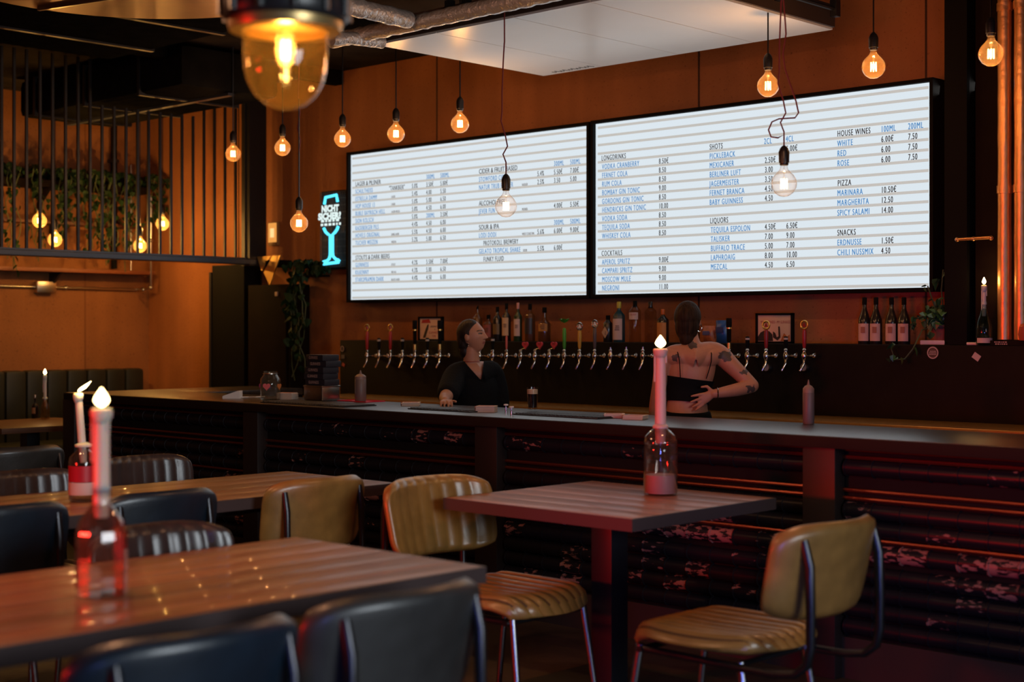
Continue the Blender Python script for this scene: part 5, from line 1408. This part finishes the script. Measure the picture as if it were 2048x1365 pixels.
def hand_parts(wrist, d, up, side, s=1.0, curl=.5, spread=.12):
    """palm, four fingers and a thumb; d: pointing direction, up: back of the hand, side: towards the thumb"""
    d, up, side = Vector(d).normalized(), Vector(up).normalized(), Vector(side).normalized()
    w = Vector(wrist); out = []
    pb = MB(); pv = []
    for t_, hw_, ht in ((-.005, .020, .014), (.03, .033, .014), (.065, .038, .011), (.080, .036, .008)):
        for c_ in range(12):
            a = 2 * PI * c_ / 12
            pv.append(w + d * t_ * s + side * math.cos(a) * hw_ * s + up * math.sin(a) * ht * s)
    fs = [(i * 12 + j, i * 12 + (j + 1) % 12, (i + 1) * 12 + (j + 1) % 12, (i + 1) * 12 + j) for i in range(3) for j in range(12)] + [tuple(reversed(range(12))), tuple(36 + j for j in range(12))]
    pb.add(pv, fs); out.append((pb.v, pb.f))
    for i, (o_, L_) in enumerate(((.029, .070), (.010, .080), (-.010, .074), (-.029, .058))):
        base = w + d * .066 * s + side * o_ * s
        dd = (d + side * (o_ * spread * 30)).normalized(); P = [base]; c_ = dd
        for sg in (.45, .32, .23):
            P.append(P[-1] + c_ * L_ * sg * s); c_ = (c_ * math.cos(curl) - up * math.sin(curl)).normalized()
        t_ = MB().tube(P, [.0092 * s, .0086 * s, .0078 * s, .0062 * s], 10); t_.ball(P[-1], .0064 * s, 10, 8); out.append((t_.v, t_.f))
    base = w + d * .018 * s + side * .026 * s
    P = [base, base + (d * .6 + side * .8).normalized() * .034 * s, base + (d * .6 + side * .8).normalized() * .034 * s + (d * .9 + side * .3).normalized() * .030 * s]
    t_ = MB().tube(P, [.012 * s, .0095 * s, .0075 * s], 10); t_.ball(P[-1], .0078 * s, 10, 8); out.append((t_.v, t_.f))
    return out
Rv, Bv, Zv = Vector((CS, SN, 0)), Vector((SN, -CS, 0)), Vector((0, 0, 1))

def person_frame(px, Y):
    p0 = at_y(px, HY, Y); k = depth(p0) / F_PX
    def P(x, y, b=0.0):
        return Vector((0, 0, 0)) + Rv * ((x - px) * k) + Bv * b + Zv * (CAM_Z - (y - HY) * k)
    return p0, k, P
def tidy_edge(bm, it=8):
    """even out the cut edge of a garment or hair"""
    for _ in range(it):
        new = {}
        for v in bm.verts:
            nb = [e.other_vert(v) for e in v.link_edges if len(e.link_faces) == 1]
            if len(nb) == 2: new[v] = v.co * .4 + (nb[0].co + nb[1].co) * .3
        for v, c in new.items(): v.co = c
def paint(me, mats, fn):
    me.materials.clear()
    for m_ in mats: me.materials.append(m_)
    idx = [fn(p_.center) for p_ in me.polygons]
    me.polygons.foreach_set('material_index', idx)

# ---- the woman in black, looking right
p0, k, P = person_frame(945, 6.28)
o = thing('person', 'woman in a black V-neck top behind the bar, looking to the right', 'person', (p0.x, p0.y, 0))
foot = 0.0
V = [(P(950, 905, 0), (.135, .10)), (P(949, 860, 0), (.115, .085)), (P(948, 815, 0), (.120, .09)), (P(948, 775, 0), (.135, .095)), (P(947, 748, 0), (.105, .075)), (P(944, 732, .0), .055), (P(943, 715, .012), .047), (P(944, 698, .02), .045),
     (P(914, 750, .07), .055), (P(904, 772, .22), .045), (P(897, 790, .38), .038), (P(898, 791, .50), .032), (P(900, 792.5, .62), .024),
     (P(982, 747, -.07), .055), (P(993, 785, -.09), .045), (P(998, 815, -.08), .040), (P(990, 850, .02), .033), (P(980, 875, .09), .025),
     (P(932, 940, .03), .085), (P(930, 1010, .03), .06), (P(928, 1110, .0), .042), (P(967, 940, -.03), .085), (P(968, 1010, -.03), .06), (P(970, 1110, -.06), .042)]
for a in (20, 23): V[a] = (Vector((V[a][0].x, V[a][0].y, .04)), V[a][1])
T1 = (Rv * .8 - Bv * .5).normalized()                       # across the shoulders
body = [chain(V, (0, 1, 2, 3, 4, 5, 6, 7), T1), chain(V, (4, 8, 9, 10, 11, 12), Rv), chain(V, (4, 13, 14, 15, 16, 17), Rv), chain(V, (0, 18, 19, 20), T1), chain(V, (0, 21, 22, 23), T1)]
look = (Rv * .90 + Bv * .43).normalized()
HM = Matrix.Translation(P(946, 672.5, .03)) @ Matrix(((-look.y * -1 if False else look.y, look.x, 0, 0), (-look.x, look.y, 0, 0), (0, 0, 1, 0), (0, 0, 0, 1))) @ Matrix.Rotation(.16, 4, 'X') @ Matrix.Rotation(.0, 4, 'Y')
hv, hf = head_mesh(.195)
parts = body + [([tuple(HM @ Vector(q)) for q in hv], hf)]
parts += hand_parts(V[12][0], Bv - Zv * .02 + Rv * .1, Zv, Rv, .9, .75)
parts += hand_parts(V[17][0], Bv * .6 - Rv * .6 - Zv * .4, Rv * .6 + Bv * .6, Zv, .9, .3)
for s in (-1, 1):
    ft = MB().ball((0, 0, .035), (.045, .11, .035), 14, 8)
    fp = Vector((V[20 if s < 0 else 23][0].x, V[20 if s < 0 else 23][0].y, 0)) + look * .05
    R_ = Matrix.Translation(fp) @ Matrix(((look.y, look.x, 0, 0), (-look.x, look.y, 0, 0), (0, 0, 1, 0), (0, 0, 0, 1)))
    parts.append(([tuple(R_ @ Vector(q)) for q in ft.v], ft.f))
bm1 = fuse(parts, .0042)
inv = HM.inverted(); hk = .195 / .22
def face_mat(c):
    q = inv @ c; x, y, z = q.x / hk, q.y / hk, q.z / hk
    if y > .05 and abs(x) < .018 - .35 * max(0, abs(z + .0575) - .004) and -.067 < z < -.048: return 1
    if y > .04 and abs(abs(x) - .031) < .0135 and abs(z - .006) < .0042: return 3
    if y > .04 and abs(abs(x) - .033) < .018 and abs(z - .027 + .1 * (abs(abs(x) - .03))) < .0032: return 3
    return 0
paint(bm1, [SKIN, LIPS, INK, EYEW], face_mat)
link('body', bm1, o)
# hair: cap, back and nape lock
hp = MB()
hp.ball((0, -.022, .022), (.079, .092, .098), 28, 20).ball((0, -.062, -.02), (.066, .056, .09), 22, 16).ball((0, -.068, -.085), (.050, .044, .06), 18, 14)
hair = fuse([([tuple(HM @ (Vector(q) * hk)) for q in hp.v], hp.f)], .0045, 2)
bm = bmesh.new(); bm.from_mesh(hair)
kill = []
for fc in bm.faces:
    q = (inv @ fc.calc_center_median()) / hk
    if q.y > .012 + .045 * max(0, (q.z - .03) / .06) and q.z < .080 or (q.y > -.03 and q.z < -.005 and q.z > -.05 and abs(q.x) > .05): kill.append(fc)
bmesh.ops.delete(bm, geom=kill, context='FACES'); tidy_edge(bm); bm.to_mesh(hair); bm.free()
hair.materials.append(HAIR); hair.polygons.foreach_set('use_smooth', [True] * len(hair.polygons))
ho = link('hair', hair, o); sd = ho.modifiers.new('thickness', 'SOLIDIFY'); sd.thickness = .006
# top: loose V-neck with short sleeves
VS = [(P(950, 905, 0), (.160, .125)), (P(949, 860, 0), (.150, .118)), (P(948, 815, 0), (.150, .115)), (P(948, 775, 0), (.155, .115)), (P(947, 749, 0), (.125, .090)), (P(944, 733, .0), (.070, .066)), (P(943, 722, .008), (.062, .060)),
      (P(914, 750, .07), .072), (P(905, 770, .19), .072), (P(900, 784, .30), .064), (P(982, 747, -.07), .072), (P(993, 782, -.09), .070), (P(998, 806, -.085), .064)]
top = shell([chain(VS, (0, 1, 2, 3, 4, 5, 6), T1), chain(VS, (4, 7, 8, 9), Rv), chain(VS, (4, 10, 11, 12), Rv)], .0035, 6)
bm = bmesh.new(); bm.from_mesh(top); kill = []
def px_of(c): return (945 + c.dot(Rv) / k, HY - (c.z - CAM_Z) / k, c.dot(Bv))
for fc in bm.faces:
    x, y, b = px_of(fc.calc_center_median())
    tip = (962, 759)
    inV = b > .0 and y < tip[1] and (925 + (y - 718) * (962 - 925) / 41) < x < (967 - (y - 728) * 3 / 31)
    if y < 722 or inV: kill.append(fc)
bmesh.ops.delete(bm, geom=kill, context='FACES'); tidy_edge(bm, 14); bm.to_mesh(top); bm.free()
top.materials.append(CLOTH); top.polygons.foreach_set('use_smooth', [True] * len(top.polygons))
link('top', top, o)
tr_ = shell([chain([(V[0][0] + Zv * .03, (.150, .115)), (V[18][0] + Rv * .02, .107), (V[19][0], .072), (V[20][0] + Zv * .05, .055)], (0, 1, 2, 3), T1), chain([(V[0][0] + Zv * .03, (.150, .115)), (V[21][0] - Rv * .02, .107), (V[22][0], .072), (V[23][0] + Zv * .05, .055)], (0, 1, 2, 3), T1)], .008, 3)
tr_.materials.append(CLOTH); tr_.polygons.foreach_set('use_smooth', [True] * len(tr_.polygons)); link('trousers', tr_, o)
MB().tube([P(943 + 15.5 * math.cos(a), 722 + 7 * math.sin(a) * -.2 + (3 if math.sin(a) > 0 else -3) * abs(math.sin(a)), .010 + .052 * math.sin(a)) for a in [2 * PI * i / 24 for i in range(24)]], .0025, 6, closed=True).build('necklace', mat('red_beads', (.30, .05, .03), .4), o)
ep = HM @ Vector((.066, -.004, -.045)); MB().ball(ep - Zv * .0, .0045, 10, 6).ball(ep - Zv * .012, .004, 10, 6).build('earring', M_CHROME, o)

# ---- the tattooed woman with her back to the camera
p0, k, P = person_frame(1385, 6.35)
o = thing('person', 'tattooed woman in a strappy black crop top seen from behind, hand on hip', 'person', (p0.x, p0.y, 0))
V = [(P(1374, 850, 0), (.125, .10)), (P(1374, 812, .01), (.108, .08)), (P(1377, 780, .0), (.108, .08)), (P(1382, 745, .0), (.125, .09)), (P(1386, 716, .0), (.118, .072)), (P(1384, 699, .0), (.062, .055)), (P(1382, 682, -.01), .046), (P(1379, 668, -.015), .045),
     (P(1346, 712, .0), .056), (P(1326, 735, .0), .043), (P(1318, 775, .0), .038), (P(1312, 812, -.05), .031), (P(1310, 842, -.10), .024),
     (P(1431, 706, .0), .056), (P(1466, 736, .03), .044), (P(1500, 771, .06), .037), (P(1470, 778, .10), .035), (P(1440, 783, .13), .029), (P(1421, 786, .135), .023),
     (P(1355, 890, .0), .09), (P(1352, 980, 0), .062), (P(1350, 1090, .0), .042), (P(1396, 890, 0), .09), (P(1398, 980, 0), .062), (P(1400, 1090, 0), .042)]
for a in (21, 24): V[a] = (Vector((V[a][0].x, V[a][0].y, .04)), V[a][1])
body = [chain(V, (0, 1, 2, 3, 4, 5, 6, 7), Rv), chain(V, (4, 8, 9, 10, 11, 12), Bv), chain(V, (4, 13, 14, 15), Bv), chain(V, (15, 16, 17, 18), Zv), chain([(P(1340, 713, .018), .045), (P(1364, 716, .024), (.055, .06)), (P(1386, 722, .022), (.066, .066)), (P(1412, 716, .024), (.055, .06)), (P(1436, 708, .012), .047)], range(5), Zv), chain([(P(1386, 712, .018), (.09, .06)), (P(1384, 735, .012), (.115, .075)), (P(1382, 752, .006), (.112, .080))], range(3), Rv), chain(V, (0, 19, 20, 21), Rv), chain(V, (0, 22, 23, 24), Rv)]
look = (-Bv * .95 + Rv * .25).normalized()
FR = Matrix(((look.y, look.x, 0, 0), (-look.x, look.y, 0, 0), (0, 0, 1, 0), (0, 0, 0, 1)))
HM = Matrix.Translation(P(1377, 641, -.03)) @ FR @ Matrix.Rotation(.05, 4, 'X')
hv, hf = head_mesh(.195); hk = .195 / .22; inv = HM.inverted()
parts = body + [([tuple(HM @ Vector(q)) for q in hv], hf)]
parts += hand_parts(V[18][0], -Rv * .86 - Zv * .42 + Bv * .05, Bv, Zv, .92, .12, .30)
parts += hand_parts(V[12][0], -Zv * .6 - Bv * .7, -Rv, -Bv, .9, .3)
for i in (21, 24):
    ft = MB().ball((0, 0, .035), (.045, .11, .035), 14, 8)
    R_ = Matrix.Translation(Vector((V[i][0].x, V[i][0].y, 0)) + look * .05) @ FR
    parts.append(([tuple(R_ @ Vector(q)) for q in ft.v], ft.f))
bm2 = fuse(parts, .0042)
TAT = [(1449, 712, 17, 12, .45), (1487, 744, 13, 6, .52), (1494, 776, 11, 10, .5), (1383, 691, 9, 9, .42), (1349, 716, 9, 10, .55)]
def px2(c): return (1385 + c.dot(Rv) / k, HY - (c.z - CAM_Z) / k, c.dot(Bv))
def tat_mat(c):
    x, y, b = px2(c)
    for tx, ty, rx, ry, th in TAT:
        d_ = ((x - tx) / rx) ** 2 + ((y - ty) / ry) ** 2
        if d_ < 1 and b > -.05 and noise.noise(c * 45 + Vector((3, 1, 7))) * .5 + .5 + (1 - d_) * .22 > th + .06: return 2
    return face_mat(c)
paint(bm2, [SKIN, LIPS, INK, EYEW], tat_mat)
link('body', bm2, o)
hp = MB()
hp.ball((0, -.012, .020), (.082, .100, .100), 28, 20).ball((0, -.045, -.03), (.072, .066, .10), 22, 16).ball((0.0, -.060, -.100), (.046, .042, .055), 18, 14)
hair = fuse([([tuple(HM @ (Vector(q) * hk)) for q in hp.v], hp.f)], .0045, 2)
bm = bmesh.new(); bm.from_mesh(hair); kill = []
for fc in bm.faces:
    q = (inv @ fc.calc_center_median()) / hk
    if q.y > .035 and q.z < .075: kill.append(fc)
bmesh.ops.delete(bm, geom=kill, context='FACES'); tidy_edge(bm); bm.to_mesh(hair); bm.free()
hair.materials.append(HAIR2); hair.polygons.foreach_set('use_smooth', [True] * len(hair.polygons))
ho = link('hair', hair, o); sd = ho.modifiers.new('thickness', 'SOLIDIFY'); sd.thickness = .006
# crop top, straps, trousers
tb = loft([P(1374.5, 806, .008), P(1377, 780, 0), P(1380, 757, 0)], [(.116, .089), (.117, .089), (.131, .098)], Rv, 48, False, 14)
tv = tb.mesh('crop_top', CLOTH)
tv.polygons.foreach_set('use_smooth', [True] * len(tv.polygons)); link('crop_top', tv, o)
for pts in ([(1357, 757, .092), (1356, 738, .092), (1355, 722, .094), (1353, 708, .078), (1351, 698, .040), (1351, 694, -.02)], [(1408, 757, .088), (1414, 738, .092), (1418, 722, .094), (1419, 708, .080), (1418, 696, .036), (1418, 692, -.02)]):
    MB().tube([P(*q) for q in pts], .0028, 6).build('strap', CLOTH, o)
W_ = (P(1374, 822, .01), (.122, .094)); W2 = (P(1374, 850, 0), (.140, .114))
tr_ = shell([chain([W_, (P(1374, 835, .006), (.132, .106)), W2, (P(1374, 878, 0), (.140, .112))], range(4), Rv), chain([(V[19][0] + Rv * .01 + Zv * .06, .100), (V[19][0], .100), (V[20][0], .074), (V[21][0] + Zv * .05, .056)], range(4), Rv), chain([(V[22][0] - Rv * .01 + Zv * .06, .100), (V[22][0], .100), (V[23][0], .074), (V[24][0] + Zv * .05, .056)], range(4), Rv)], .007, 3)
tr_.materials.append(CLOTH); tr_.polygons.foreach_set('use_smooth', [True] * len(tr_.polygons)); link('trousers', tr_, o)
wr = V[18][0].lerp(V[17][0], .35)
MB().tube([wr + (Bv * math.cos(a) + Zv * math.sin(a)) * .029 for a in [2 * PI * i / 18 for i in range(18)]], .003, 6, closed=True).build('bracelet', M_CHROME, o)
ep = P(1400, 652, -.02)
MB().tube([ep + (Rv * math.cos(a) * .012 + Zv * (math.sin(a) * .022 - .01)) for a in [2 * PI * i / 18 for i in range(18)]], .0018, 6, closed=True).build('hoop_earring', M_CHROME, o)
